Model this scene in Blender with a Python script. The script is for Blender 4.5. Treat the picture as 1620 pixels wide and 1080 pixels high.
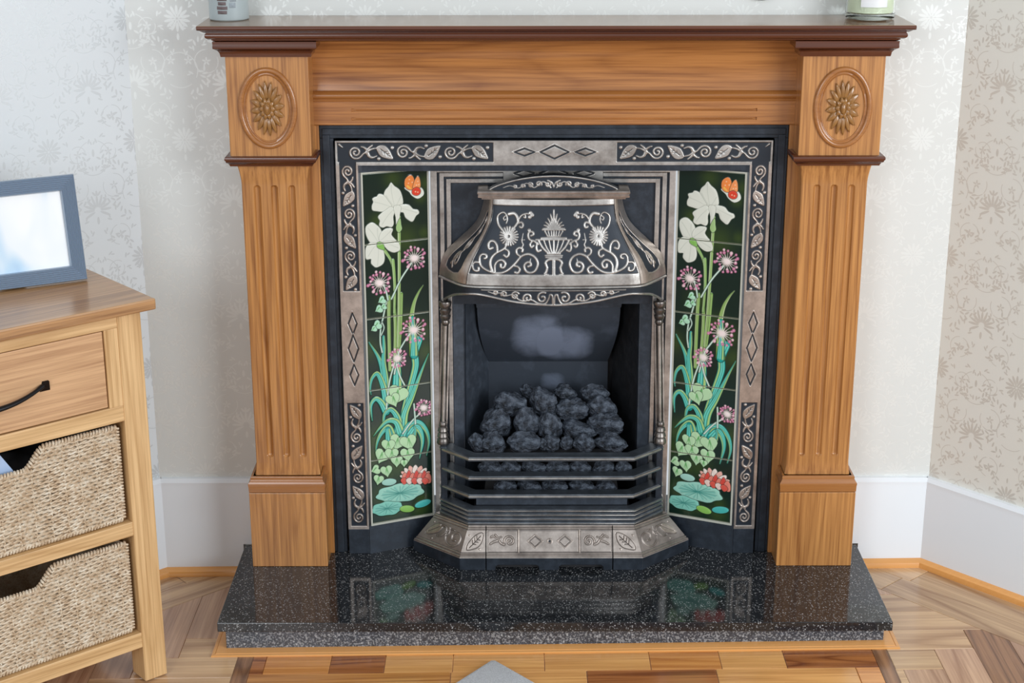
import bpy, bmesh, math, random
import numpy as np
from mathutils import Vector, Matrix, noise as mnoise
R = math.radians
random.seed(7)
rng = np.random.RandomState(5)
for o in list(bpy.data.objects): bpy.data.objects.remove(o)
S = bpy.context.scene
COL = S.collection

# ------------------------------------------------------------------ camera, world, lights, exposure
CAMP = (-0.0881, -3.3473, 1.5592); PITCH, YAW, ROLL, FOC = 0.3138, 0.0005, -0.0012, 2568.53
cd = bpy.data.cameras.new('camera'); cam = bpy.data.objects.new('camera', cd); COL.objects.link(cam)
_F = Vector((math.sin(YAW)*math.cos(PITCH), math.cos(YAW)*math.cos(PITCH), -math.sin(PITCH)))
_R = Vector((math.cos(YAW), -math.sin(YAW), 0)); _U = _R.cross(_F)
_R, _U = _R*math.cos(ROLL)+_U*math.sin(ROLL), _U*math.cos(ROLL)-_R*math.sin(ROLL)
_m = Matrix((( _R.x, _U.x, -_F.x), (_R.y, _U.y, -_F.y), (_R.z, _U.z, -_F.z))).to_4x4(); _m.translation = CAMP
cam.matrix_world = _m
cd.sensor_width = 36; cd.lens = FOC/1620*36; cd.clip_start = .05; cd.clip_end = 50
S.camera = cam

w = bpy.data.worlds.new('world'); S.world = w; w.use_nodes = True
bg = w.node_tree.nodes['Background']; bg.inputs[0].default_value = (.88, .94, 1, 1); bg.inputs[1].default_value = .70

def area(name, loc, target, sx, sy, power, col):
    l = bpy.data.lights.new(name, 'AREA'); l.shape = 'RECTANGLE'; l.size = sx; l.size_y = sy; l.energy = power; l.color = col
    o = bpy.data.objects.new(name, l); COL.objects.link(o); o.location = loc
    o.rotation_euler = (Vector(target)-Vector(loc)).to_track_quat('-Z', 'Y').to_euler(); return o
area('window_light', (2.5, -2.9, 1.55), (-.1, 0, .35), 1.7, 1.5, 78, (.91, .96, 1))
area('left_fill_light', (-1.6, -4.1, 1.7), (.1, 0, .4), 1.3, 1.4, 36, (.92, .96, 1))  # added fill from left behind the camera, brightens the back wall

S.view_settings.view_transform = 'Standard'; S.view_settings.look = 'None'
S.view_settings.exposure = 0.0; S.view_settings.gamma = 1; S.view_settings.use_curve_mapping = False

def ray(px, py): return _F+_R*((px-810)/FOC)-_U*((py-540)/FOC)
C0 = Vector((-0.0881, -3.3473, 1.5592))
def at(px, py, y):            # point of the real plane y = const that the photograph shows at this pixel
    d = ray(px, py); return C0+d*((y-C0.y)/d.y)
def onpl(px, py, P, n):
    d = ray(px, py); return C0+d*((Vector(P)-C0).dot(n)/d.dot(n))

# ------------------------------------------------------------------ helpers
def link(name, me, mat=None, parent=None, smooth=False, mw=None):
    if mat is not None and not me.materials: me.materials.append(mat)
    o = bpy.data.objects.new(name, me); COL.objects.link(o)
    if smooth: me.polygons.foreach_set('use_smooth', [True]*len(me.polygons))
    if parent is not None: o.parent = parent
    if mw is not None: o.matrix_local = mw
    return o
def mk(name, vs, fs, mat=None, parent=None, smooth=False):
    me = bpy.data.meshes.new(name); me.from_pydata([tuple(v) for v in vs], [], fs); me.update()
    return link(name, me, mat, parent, smooth)
class MB:
    def __init__(s): s.v = []; s.f = []
    def add(s, vs, fs):
        b = len(s.v); s.v += [tuple(v) for v in vs]; s.f += [tuple(i+b for i in f) for f in fs]; return s
    def box(s, x0, x1, y0, y1, z0, z1):
        return s.add([(x0,y0,z0),(x1,y0,z0),(x1,y1,z0),(x0,y1,z0),(x0,y0,z1),(x1,y0,z1),(x1,y1,z1),(x0,y1,z1)],
              [(0,3,2,1),(4,5,6,7),(0,1,5,4),(1,2,6,5),(2,3,7,6),(3,0,4,7)])
    def hexa(s, p):           # 4 bottom + 4 top points
        return s.add(p, [(0,3,2,1),(4,5,6,7),(0,1,5,4),(1,2,6,5),(2,3,7,6),(3,0,4,7)])
    def prism(s, poly, y0, y1):  # poly in (x,z), clockwise or not; y0 front
        n = len(poly)
        return s.add([(x,y0,z) for x,z in poly]+[(x,y1,z) for x,z in poly],
            [tuple(range(n)), tuple(range(2*n-1,n-1,-1))]+[(i,i+n,(i+1)%n+n,(i+1)%n) for i in range(n)])
    def tube(s, pts, r, seg=8, cap=True, sx=1):
        pts = [Vector(p) for p in pts]; n = len(pts); rr = r if hasattr(r,'__len__') else [r]*n
        vs = []; up = Vector((0.013,0.017,1)).normalized(); prev = None
        for i,p in enumerate(pts):
            t = (pts[min(i+1,n-1)]-pts[max(i-1,0)]).normalized()
            if prev is None:
                a = t.cross(up if abs(t.dot(up))<.95 else Vector((1,0,0))).normalized()
            else: a = (prev-t*prev.dot(t)).normalized()
            prev = a; b = t.cross(a)
            for k in range(seg):
                an = 2*math.pi*k/seg; vs.append(p+a*math.cos(an)*rr[i]+b*math.sin(an)*rr[i]*sx)
        fs = [(i*seg+k,i*seg+(k+1)%seg,(i+1)*seg+(k+1)%seg,(i+1)*seg+k) for i in range(n-1) for k in range(seg)]
        if cap: fs += [tuple(range(seg))[::-1], tuple((n-1)*seg+k for k in range(seg))]
        return s.add(vs, fs)
    def lathe(s, prof, c, seg=24, a0=0, a1=2*math.pi):   # prof (r,z)
        n = len(prof); full = abs(a1-a0-2*math.pi) < 1e-6; m = seg if full else seg+1
        vs = [(c[0]+r*math.cos(a0+(a1-a0)*k/seg), c[1]+r*math.sin(a0+(a1-a0)*k/seg), c[2]+z) for k in range(m) for r,z in prof]
        fs = [(k*n+i, ((k+1)%m)*n+i, ((k+1)%m)*n+i+1, k*n+i+1) for k in range(seg) for i in range(n-1)]
        return s.add(vs, fs)
    def sweep(s, path, prof, caps=True, z0=0):   # path [(x,y)], prof [(out,z)] closed loop, offset to the outside (right of travel -> y-, left side x-)
        P = [Vector(p) for p in path]; n = len(P); m = len(prof); vs = []
        for i in range(n):
            ds = []
            if i > 0: ds.append((P[i]-P[i-1]).normalized())
            if i < n-1: ds.append((P[i+1]-P[i]).normalized())
            ns = [Vector((d.y,-d.x)) for d in ds]
            nn = ns[0] if len(ns)==1 else (ns[0]+ns[1])/(1+ns[0].dot(ns[1]))
            for o,z in prof: vs.append((P[i].x+nn.x*o, P[i].y+nn.y*o, z0+z))
        fs = [(i*m+k,(i+1)*m+k,(i+1)*m+(k+1)%m,i*m+(k+1)%m) for i in range(n-1) for k in range(m)]
        if caps: fs += [tuple(range(m)), tuple((n-1)*m+k for k in range(m))[::-1]]
        return s.add(vs, fs)
    def obj(s, name, mat, parent=None, smooth=False, bevel=0, ang=35):
        me = bpy.data.meshes.new(name); me.from_pydata(s.v, [], s.f); me.update()
        bm = bmesh.new(); bm.from_mesh(me); bmesh.ops.recalc_face_normals(bm, faces=bm.faces); bm.to_mesh(me); bm.free()
        o = link(name, me, mat, parent)
        if smooth:
            me.polygons.foreach_set('use_smooth', [True]*len(me.polygons)); me.set_sharp_from_angle(angle=R(smooth if smooth is not True else ang))
        if bevel:
            b = o.modifiers.new('bevel','BEVEL'); b.width = bevel; b.segments = 2; b.limit_method = 'ANGLE'; b.angle_limit = R(30)
        return o
def empty(name, loc, rz=0, label=None, cat=None, group=None):
    o = bpy.data.objects.new(name, None); COL.objects.link(o); o.location = loc; o.rotation_euler = (0,0,rz); o.empty_display_size = .05
    return tag(o, label, cat, group)
def tag(o, label=None, cat=None, group=None, kind=None):
    if label: o['label'] = label
    if cat: o['category'] = cat
    if group: o['group'] = group
    if kind: o['kind'] = kind
    return o
def cr(pts, n=8, closed=False):           # Catmull-Rom
    P = [np.array(p,float) for p in pts]; out = []
    if closed: P = [P[-1]]+P+[P[0],P[1]]
    else: P = [2*P[0]-P[1]]+P+[2*P[-1]-P[-2]]
    for i in range(1,len(P)-2):
        a,b,c,d = P[i-1:i+3]
        for k in range(n):
            t = k/n; out.append(.5*((2*b)+(c-a)*t+(2*a-5*b+4*c-d)*t*t+(3*b-a-3*c+d)*t**3))
    if not closed: out.append(P[-2])
    return out
def spiral(cx, cy, r0, r1, turns, a0, dir=1, n=40):
    return [(cx+(r0+(r1-r0)*t)*math.cos(a0+dir*2*math.pi*turns*t), cy+(r0+(r1-r0)*t)*math.sin(a0+dir*2*math.pi*turns*t)) for t in np.linspace(0,1,n)]

class Ras:                                 # relief drawing on a metric rectangle: mask M, height H, optional colour C
    def __init__(s, x0, x1, z0, z1, res, col=None):
        s.nx = int(round((x1-x0)/res))+1; s.nz = int(round((z1-z0)/res))+1; s.res = res
        s.x = np.linspace(x0,x1,s.nx); s.z = np.linspace(z0,z1,s.nz)
        s.X, s.Z = np.meshgrid(s.x, s.z); s.M = np.zeros_like(s.X); s.H = np.zeros_like(s.X)
        s.C = None if col is None else np.ones(s.X.shape+(3,))*np.array(col)
    def _sub(s, xa, xb, za, zb):
        i0 = max(np.searchsorted(s.x, xa)-1, 0); i1 = min(np.searchsorted(s.x, xb)+1, s.nx)
        j0 = max(np.searchsorted(s.z, za)-1, 0); j1 = min(np.searchsorted(s.z, zb)+1, s.nz)
        return (slice(j0,j1), slice(i0,i1)) if i1>i0 and j1>j0 else None
    def put(s, sl, cov, h=None, col=None, carve=False, mval=1):
        if carve:
            s.M[sl] = np.minimum(s.M[sl], 1-cov*mval); s.H[sl] = np.minimum(s.H[sl], (1-cov))if h is None else s.H[sl]-cov*h
        else:
            s.M[sl] = np.maximum(s.M[sl], cov*mval)
            if h is not None: s.H[sl] = np.maximum(s.H[sl], h)
        if col is not None and s.C is not None:
            s.C[sl] = s.C[sl]*(1-cov[...,None])+np.array(col)*cov[...,None]
    def stroke(s, pts, w0, w1=None, h=1., col=None, carve=False, mval=1, dome=True):
        w1 = w0 if w1 is None else w1; P = np.array([tuple(p)[:2] for p in pts], float)
        if len(P) < 2: P = np.vstack([P, P+1e-6])
        L = np.concatenate([[0], np.cumsum(np.hypot(*(P[1:]-P[:-1]).T))]); L /= max(L[-1],1e-9)
        wm = max(w0,w1)/2+2*s.res
        sl = s._sub(P[:,0].min()-wm, P[:,0].max()+wm, P[:,1].min()-wm, P[:,1].max()+wm)
        if sl is None: return
        X = s.X[sl]; Z = s.Z[sl]; best = np.full(X.shape, -9.); hw = np.full(X.shape, w0/2)
        for i in range(len(P)-1):
            a = P[i]; b = P[i+1]; d = b-a; q = d@d
            if q < 1e-14: continue
            ss = s._sub(min(a[0],b[0])-wm, max(a[0],b[0])+wm, min(a[1],b[1])-wm, max(a[1],b[1])+wm)
            if ss is None: continue
            k = (slice(ss[0].start-sl[0].start, ss[0].stop-sl[0].start), slice(ss[1].start-sl[1].start, ss[1].stop-sl[1].start))
            xx = X[k]; zz = Z[k]
            t = np.clip(((xx-a[0])*d[0]+(zz-a[1])*d[1])/q, 0, 1)
            dist = np.hypot(xx-a[0]-t*d[0], zz-a[1]-t*d[1]); ww = (w0+(w1-w0)*(L[i]+t*(L[i+1]-L[i])))/2
            v = ww-dist; up = v > best[k]; best[k] = np.where(up, v, best[k]); hw[k] = np.where(up, ww, hw[k])
        cov = np.clip(best/s.res+.5, 0, 1)
        hh = cov*h*(np.sqrt(np.clip(1-(1-np.clip(best/hw,0,1))**2,0,1))*.5+.5 if dome else 1)
        s.put(sl, cov, None if carve else hh, col, carve, mval)
    def poly(s, pts, h=1., col=None, carve=False, mval=1, soft=None):
        P = np.array([tuple(p)[:2] for p in pts], float); m = 2*s.res
        sl = s._sub(P[:,0].min()-m, P[:,0].max()+m, P[:,1].min()-m, P[:,1].max()+m)
        if sl is None: return
        X = s.X[sl]; Z = s.Z[sl]; ins = np.zeros(X.shape, bool); dist = np.full(X.shape, 9.)
        for i in range(len(P)):
            a = P[i]; b = P[(i+1)%len(P)]; d = b-a; q = max(d@d,1e-14)
            t = np.clip(((X-a[0])*d[0]+(Z-a[1])*d[1])/q, 0, 1)
            dist = np.minimum(dist, np.hypot(X-a[0]-t*d[0], Z-a[1]-t*d[1]))
            c = ((a[1]>Z)!=(b[1]>Z)) & (X < (b[0]-a[0])*(Z-a[1])/((b[1]-a[1]) if abs(b[1]-a[1])>1e-12 else 1e-12)+a[0]); ins ^= c
        sd = np.where(ins, dist, -dist); cov = np.clip(sd/s.res+.5, 0, 1)
        s.put(sl, cov, None if carve else cov*h*(1 if soft is None else np.clip(.6+.4*sd/soft,0,1)), col, carve, mval)
    def disc(s, c, r, h=1., col=None, carve=False, mval=1):
        s.stroke([c, (c[0]+1e-5, c[1])], 2*r, None, h, col, carve, mval)
    def line(s, pts, w, **k):              # closed outline
        s.stroke(list(pts)+[pts[0]], w, **k)
    def sample(s, A, X, Z):
        fx = np.clip((X-s.x[0])/(s.x[-1]-s.x[0])*(s.nx-1), 0, s.nx-1.001); fz = np.clip((Z-s.z[0])/(s.z[-1]-s.z[0])*(s.nz-1), 0, s.nz-1.001)
        i = fx.astype(int); j = fz.astype(int); u = fx-i; v = fz-j
        if A.ndim == 3: u = u[...,None]; v = v[...,None]
        return A[j,i]*(1-u)*(1-v)+A[j,i+1]*u*(1-v)+A[j+1,i]*(1-u)*v+A[j+1,i+1]*u*v
def grid(name, X, Y, Z, mat, parent=None, col=None, keep=None, smooth=True, flip=False):
    nz, nx = X.shape; n = nx*nz
    co = np.stack([X,Y,Z],-1).reshape(-1,3).astype(np.float32)
    I = np.arange(n).reshape(nz,nx); q = np.stack([I[:-1,:-1],I[:-1,1:],I[1:,1:],I[1:,:-1]],-1).reshape(-1,4)
    if keep is not None: q = q[keep.reshape(-1)]
    if flip: q = q[:,::-1]
    me = bpy.data.meshes.new(name); me.vertices.add(n); me.vertices.foreach_set('co', co.ravel())
    me.loops.add(q.size); me.loops.foreach_set('vertex_index', q.ravel().astype(np.int32))
    me.polygons.add(len(q)); me.polygons.foreach_set('loop_start', np.arange(0,q.size,4,dtype=np.int32))
    me.update(calc_edges=True)
    if col is not None:
        a = me.attributes.new('paint','FLOAT_COLOR','POINT'); c = np.ones((n,4),np.float32)
        c[:,:3] = col.reshape(n,-1) if col.ndim==3 else col.reshape(n,1); a.data.foreach_set('color', c.ravel())
    return link(name, me, mat, parent, smooth)

# ------------------------------------------------------------------ materials
class NT:
    def __init__(s, name):
        s.m = bpy.data.materials.new(name); s.m.use_nodes = True; s.t = s.m.node_tree; s.b = s.t.nodes['Principled BSDF']
    def n(s, typ, ins=None, **kw):
        nd = s.t.nodes.new('ShaderNode'+typ)
        for k,v in kw.items(): setattr(nd, k, v)
        for k,v in (ins or {}).items(): s.set(nd.inputs[k], v)
        return nd
    def set(s, sock, v):
        if hasattr(v, 'is_output') or isinstance(v, bpy.types.NodeSocket): s.t.links.new(v, sock)
        elif isinstance(v, bpy.types.Node): s.t.links.new(v.outputs[0], sock)
        else: sock.default_value = v if not isinstance(v, tuple) or len(v)!=3 or sock.type!='RGBA' else v+(1,)
    def P(s, **kw):
        names = {'col':'Base Color','rough':'Roughness','metal':'Metallic','coat':'Coat Weight','coatr':'Coat Roughness','normal':'Normal','trans':'Transmission Weight','ior':'IOR','sheen':'Sheen Weight','spec':'Specular IOR Level','alpha':'Alpha','emc':'Emission Color','ems':'Emission Strength'}
        for k,v in kw.items(): s.set(s.b.inputs[names[k]], v)
        return s.m
    def math(s, op, a, b=0., c=None, clamp=False):
        nd = s.n('Math', operation=op); nd.use_clamp = clamp; s.set(nd.inputs[0], a); s.set(nd.inputs[1], b)
        if c is not None: s.set(nd.inputs[2], c)
        return nd
    def mix(s, f, a, b, blend='MIX'):
        nd = s.n('Mix', data_type='RGBA', blend_type=blend); s.set(nd.inputs[0], f); s.set(nd.inputs[6], a); s.set(nd.inputs[7], b); return nd.outputs[2]
    def ramp(s, f, stops):
        nd = s.n('ValToRGB'); e = nd.color_ramp.elements
        while len(e) < len(stops): e.new(.5)
        for i,(p,c) in enumerate(stops): e[i].position = p; e[i].color = tuple(c)+(1,) if len(c)==3 else c
        s.set(nd.inputs[0], f); return nd
    def obj(s, scale=(1,1,1), rot=(0,0,0), loc=(0,0,0)):
        tc = s.n('TexCoord'); mp = s.n('Mapping', {'Vector':tc.outputs['Object'],'Scale':scale,'Rotation':rot,'Location':loc}); return mp.outputs[0]
    def noise(s, v, scale, detail=4, rough=.5, dist=0):
        return s.n('TexNoise', {'Vector':v,'Scale':scale,'Detail':detail,'Roughness':rough,'Distortion':dist})
    def bump(s, h, strength=.2, dist=.001):
        return s.n('Bump', {'Height':h,'Strength':strength,'Distance':dist}).outputs[0]

def wood(name, dark, light, axis='X', rough=.35, coat=.0, fig=1., rand=.0, pore=.5, bump=.15, band=16, off=0, pitch=7.):
    t = NT(name)
    k = {'X':(.07,1,1),'Y':(1,.07,1),'Z':(1,1,.07)}[axis]
    v = t.obj(scale=k, loc=(off,off*1.7,off*.6))
    if rand:
        oi = t.n('ObjectInfo'); sc = t.math('MULTIPLY', oi.outputs['Random'], 17.)
        v = t.n('VectorMath', {0:v, 1:t.n('CombineXYZ', {0:sc.outputs[0],1:sc.outputs[0],2:sc.outputs[0]}).outputs[0]}, operation='ADD').outputs[0]
    k2 = {'X':(.022,1,1),'Y':(1,.022,1),'Z':(1,1,.022)}[axis]
    v2 = t.obj(scale=k2, loc=(off,off*1.7,off*.6))
    big = t.noise(v, pitch, 2, .45, .35)
    tri = t.math('PINGPONG', t.math('MULTIPLY', big, float(band)).outputs[0], .5)
    line = t.ramp(tri, [(.0,(1,1,1)),(.16,(.35,.35,.35)),(.42,(0,0,0))])
    fine = t.noise(v2, 420, 4, .7); med = t.noise(v2, 170, 3, .6); wide = t.noise(v, 9, 2, .5)
    a_ = t.math('MULTIPLY', line.outputs[0], t.math('MULTIPLY', med, -.62*fig).outputs[0])
    b_ = t.math('ADD', t.math('MULTIPLY', t.math('SUBTRACT', fine, .5).outputs[0], pore*1.1).outputs[0], t.math('MULTIPLY', t.math('SUBTRACT', med, .5).outputs[0], 1.5*min(1,pore*2)).outputs[0])
    c_ = t.math('MULTIPLY', t.math('SUBTRACT', wide, .5).outputs[0], .22)
    f = t.math('ADD', t.math('ADD', t.math('ADD', a_, b_).outputs[0], c_).outputs[0], .62)
    r = t.ramp(f, [(.18,dark),(.50,tuple((a+b*1.3)/2.3 for a,b in zip(dark,light))),(.78,light)])
    c = r.outputs[0]
    if rand:
        hs = t.n('HueSaturation', {'Hue':.5,'Saturation':1.,'Value':t.math('ADD', t.math('MULTIPLY', oi.outputs['Random'], rand).outputs[0], 1-rand/2).outputs[0],'Color':c}); c = hs.outputs[0]
    return t.P(col=c, rough=rough, coat=coat, coatr=.15, normal=t.bump(fine.outputs[0], bump, .0006))
OAKD, OAKL = (.27,.105,.027), (.56,.265,.085)
m_oak_z = wood('mantel_oak_upright', (.25,.088,.020), (.57,.262,.078), 'Z', .3, .35, .7)
m_oak_x = wood('mantel_oak_level', (.22,.072,.017), (.49,.205,.058), 'X', .3, .35, .6)
m_oak_top = wood('mantel_oak_shelf', (.15,.075,.032), (.30,.165,.075), 'X', .14, .15)
m_lacq = wood('mantel_brown_lacquer', (.060,.014,.005), (.125,.036,.014), 'X', .22, .5, .4, 0, .2, .05)
m_bead = wood('mantel_bead_oak', (.27,.095,.022), (.42,.17,.045), 'X', .25, .5, .4, 0, .3, .05)
m_carve = wood('carved_rosette_wood', (.20,.085,.02), (.36,.17,.045), 'Z', .25, .5, .4, 0, .3, .05)
m_cab_z = wood('cabinet_oak_upright', (.46,.25,.09), (.78,.51,.25), 'Z', .42, .1, .7)
m_cab_x = wood('cabinet_oak_level', (.46,.25,.09), (.78,.51,.25), 'X', .42, .1, .7, off=3)
m_cab_d = wood('cabinet_oak_drawer', (.38,.19,.085), (.68,.41,.215), 'X', .42, .1, .5, off=5)
m_cab_t = wood('cabinet_oak_top', (.26,.12,.045), (.55,.30,.13), 'X', .28, .3, .9, off=7)
m_trim = wood('varnished_pine_bead', (.62,.25,.06), (.82,.40,.12), 'X', .25, .4, .15, 0, .12, .05)
m_pine_x = wood('pine_block_level', (.33,.175,.085), (.68,.45,.25), 'X', .22, .3, 1.1, .22, .35, .1, 14, pitch=4.)
m_pine_y = wood('pine_block_upright', (.30,.15,.085), (.62,.39,.245), 'Y', .22, .3, 1.1, .22, .35, .1, 14, pitch=4.)
m_pine_dark = wood('pine_block_brown', (.17,.075,.035), (.42,.21,.10), 'Y', .22, .3, 1.3, .2, .4, .1, 18)
m_stave = [wood('stave_honey',(.46,.15,.030),(.78,.35,.10),'X',.16,.5,.8,.15), wood('stave_pale',(.52,.22,.06),(.84,.44,.15),'X',.16,.5,.6,.12),
           wood('stave_brown',(.17,.045,.012),(.46,.17,.05),'X',.16,.5,1.2,.15), wood('stave_amber',(.33,.115,.022),(.60,.27,.07),'X',.16,.5,1.,.15)]

def iron(name, col=(.020,.027,.038), rough=.40, spec=.55, metal=.3, amt=1.):
    t = NT(name); v = t.obj(); a = t.noise(v, 45, 6, .65); b = t.noise(v, 400, 2, .6)
    c = t.mix(t.math('MULTIPLY', t.ramp(a, [(.45,(0,0,0)),(.75,(1,1,1))]), .5*amt).outputs[0], col, tuple(x*2.6+.008 for x in col))
    rr = t.math('ADD', t.math('MULTIPLY', a, .25).outputs[0], rough-.1)
    return t.P(col=c, rough=rr, metal=metal, spec=spec, normal=t.bump(b.outputs[0], .25, .0006))
m_iron = iron('blackened_cast_iron')
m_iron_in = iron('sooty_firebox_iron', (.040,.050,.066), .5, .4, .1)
m_iron_r = iron('shaded_right_cheek', (.012,.013,.015), .5, .4, .1)  # same firebox iron, darkened to paint in the right cheek's shade
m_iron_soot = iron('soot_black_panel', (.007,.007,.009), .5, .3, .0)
def polished(name, attr=True, lo=(.27,.245,.225), hi=(.66,.635,.60), dark=(.018,.025,.036)):
    t = NT(name); v = t.obj(); a = t.noise(v, 22, 6, .7); b = t.noise(v, 330, 2, .6)
    s = t.ramp(a, [(.3,lo),(.68,hi)]).outputs[0]
    if attr:
        f = t.n('Attribute', attribute_name='paint').outputs['Fac']
        c = t.mix(f, dark, s); me = t.math('ADD', t.math('MULTIPLY', f, .65).outputs[0], .25); ro = t.math('ADD', .46, t.math('MULTIPLY', f, -.10).outputs[0])
        return t.P(col=c, rough=ro, metal=me, normal=t.bump(b.outputs[0], .15, .0005))
    return t.P(col=s, rough=.34, metal=.9, normal=t.bump(b.outputs[0], .15, .0005))
m_relief = polished('burnished_relief_iron')
m_relief_w = polished('warm_burnished_iron', True, (.29,.245,.215), (.66,.58,.52))
m_steel = polished('burnished_iron_edge', False)
m_steel_w = polished('warm_iron_edge', False, (.27,.235,.21), (.62,.55,.50))
m_steel_d = polished('worn_iron_bar', False, (.10,.105,.115), (.27,.275,.29))

m_bar = iron('sheen_tinted_iron_bar', (.085,.098,.115), .34, .6, .5)  # paler bluish tone paints in the light reflected on the bar tops
m_cap = polished('dull_cast_colonnette', False, (.10,.09,.085), (.30,.265,.24))
def tile_mat():
    t = NT('glazed_painted_tile'); a = t.n('Attribute', attribute_name='paint')
    return t.P(col=a.outputs['Color'], rough=.10, spec=.26)
m_tile = tile_mat()
m_grout = NT('cream_tile_edge').P(col=(.50,.50,.43), rough=.35)

def granite(name, rough, base, amt, dens, fs=230.):
    t = NT(name); v = t.obj()
    vo = t.n('TexVoronoi', {'Vector':v,'Scale':fs}); vo2 = t.n('TexVoronoi', {'Vector':v,'Scale':fs*2.4}); no = t.noise(v, 150, 5, .7)
    col1 = t.n('SeparateColor', {0:vo.outputs['Color']}); col2 = t.n('SeparateColor', {0:vo2.outputs['Color']})
    edge = t.ramp(vo.outputs['Distance'], [(.12,(1,1,1)),(.42,(0,0,0))])
    f1 = t.math('MULTIPLY', t.math('GREATER_THAN', col1.outputs[0], 1-dens), edge)
    f2 = t.math('GREATER_THAN', col2.outputs[1], 1-dens*1.3)
    f = t.math('MULTIPLY', t.math('MAXIMUM', f1, t.math('MULTIPLY', f2, .45)), amt, clamp=True)
    gr = t.ramp(no, [(.38,base),(.72,tuple(x*3.0+.006 for x in base))])
    return t.P(col=t.mix(f, gr.outputs[0], (.62,.63,.64)), rough=rough, spec=.6)
m_gran = granite('polished_black_granite', .085, (.008,.009,.0105), .95, .050)
m_gran2 = granite('honed_floorlit_granite', .25, (.034,.038,.046), .75, .26, 150.)  # honed riser, also paled to paint in light reflected off the floor

def coal_mat():
    t = NT('coal_ceramic'); v = t.obj(); a = t.noise(v, 2.0, 3, .5); b = t.noise(v, 7, 3)
    return t.P(col=t.ramp(a, [(.3,(.010,.012,.016)),(.48,(.046,.057,.077)),(.70,(.125,.15,.19))]).outputs[0], rough=.55, spec=.35, normal=t.bump(t.math('ADD', a, t.math('MULTIPLY', b, .4)).outputs[0], .7, .02))  # mottling paints dark creases and pale highlights into the lumps
m_coal = coal_mat()

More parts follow.
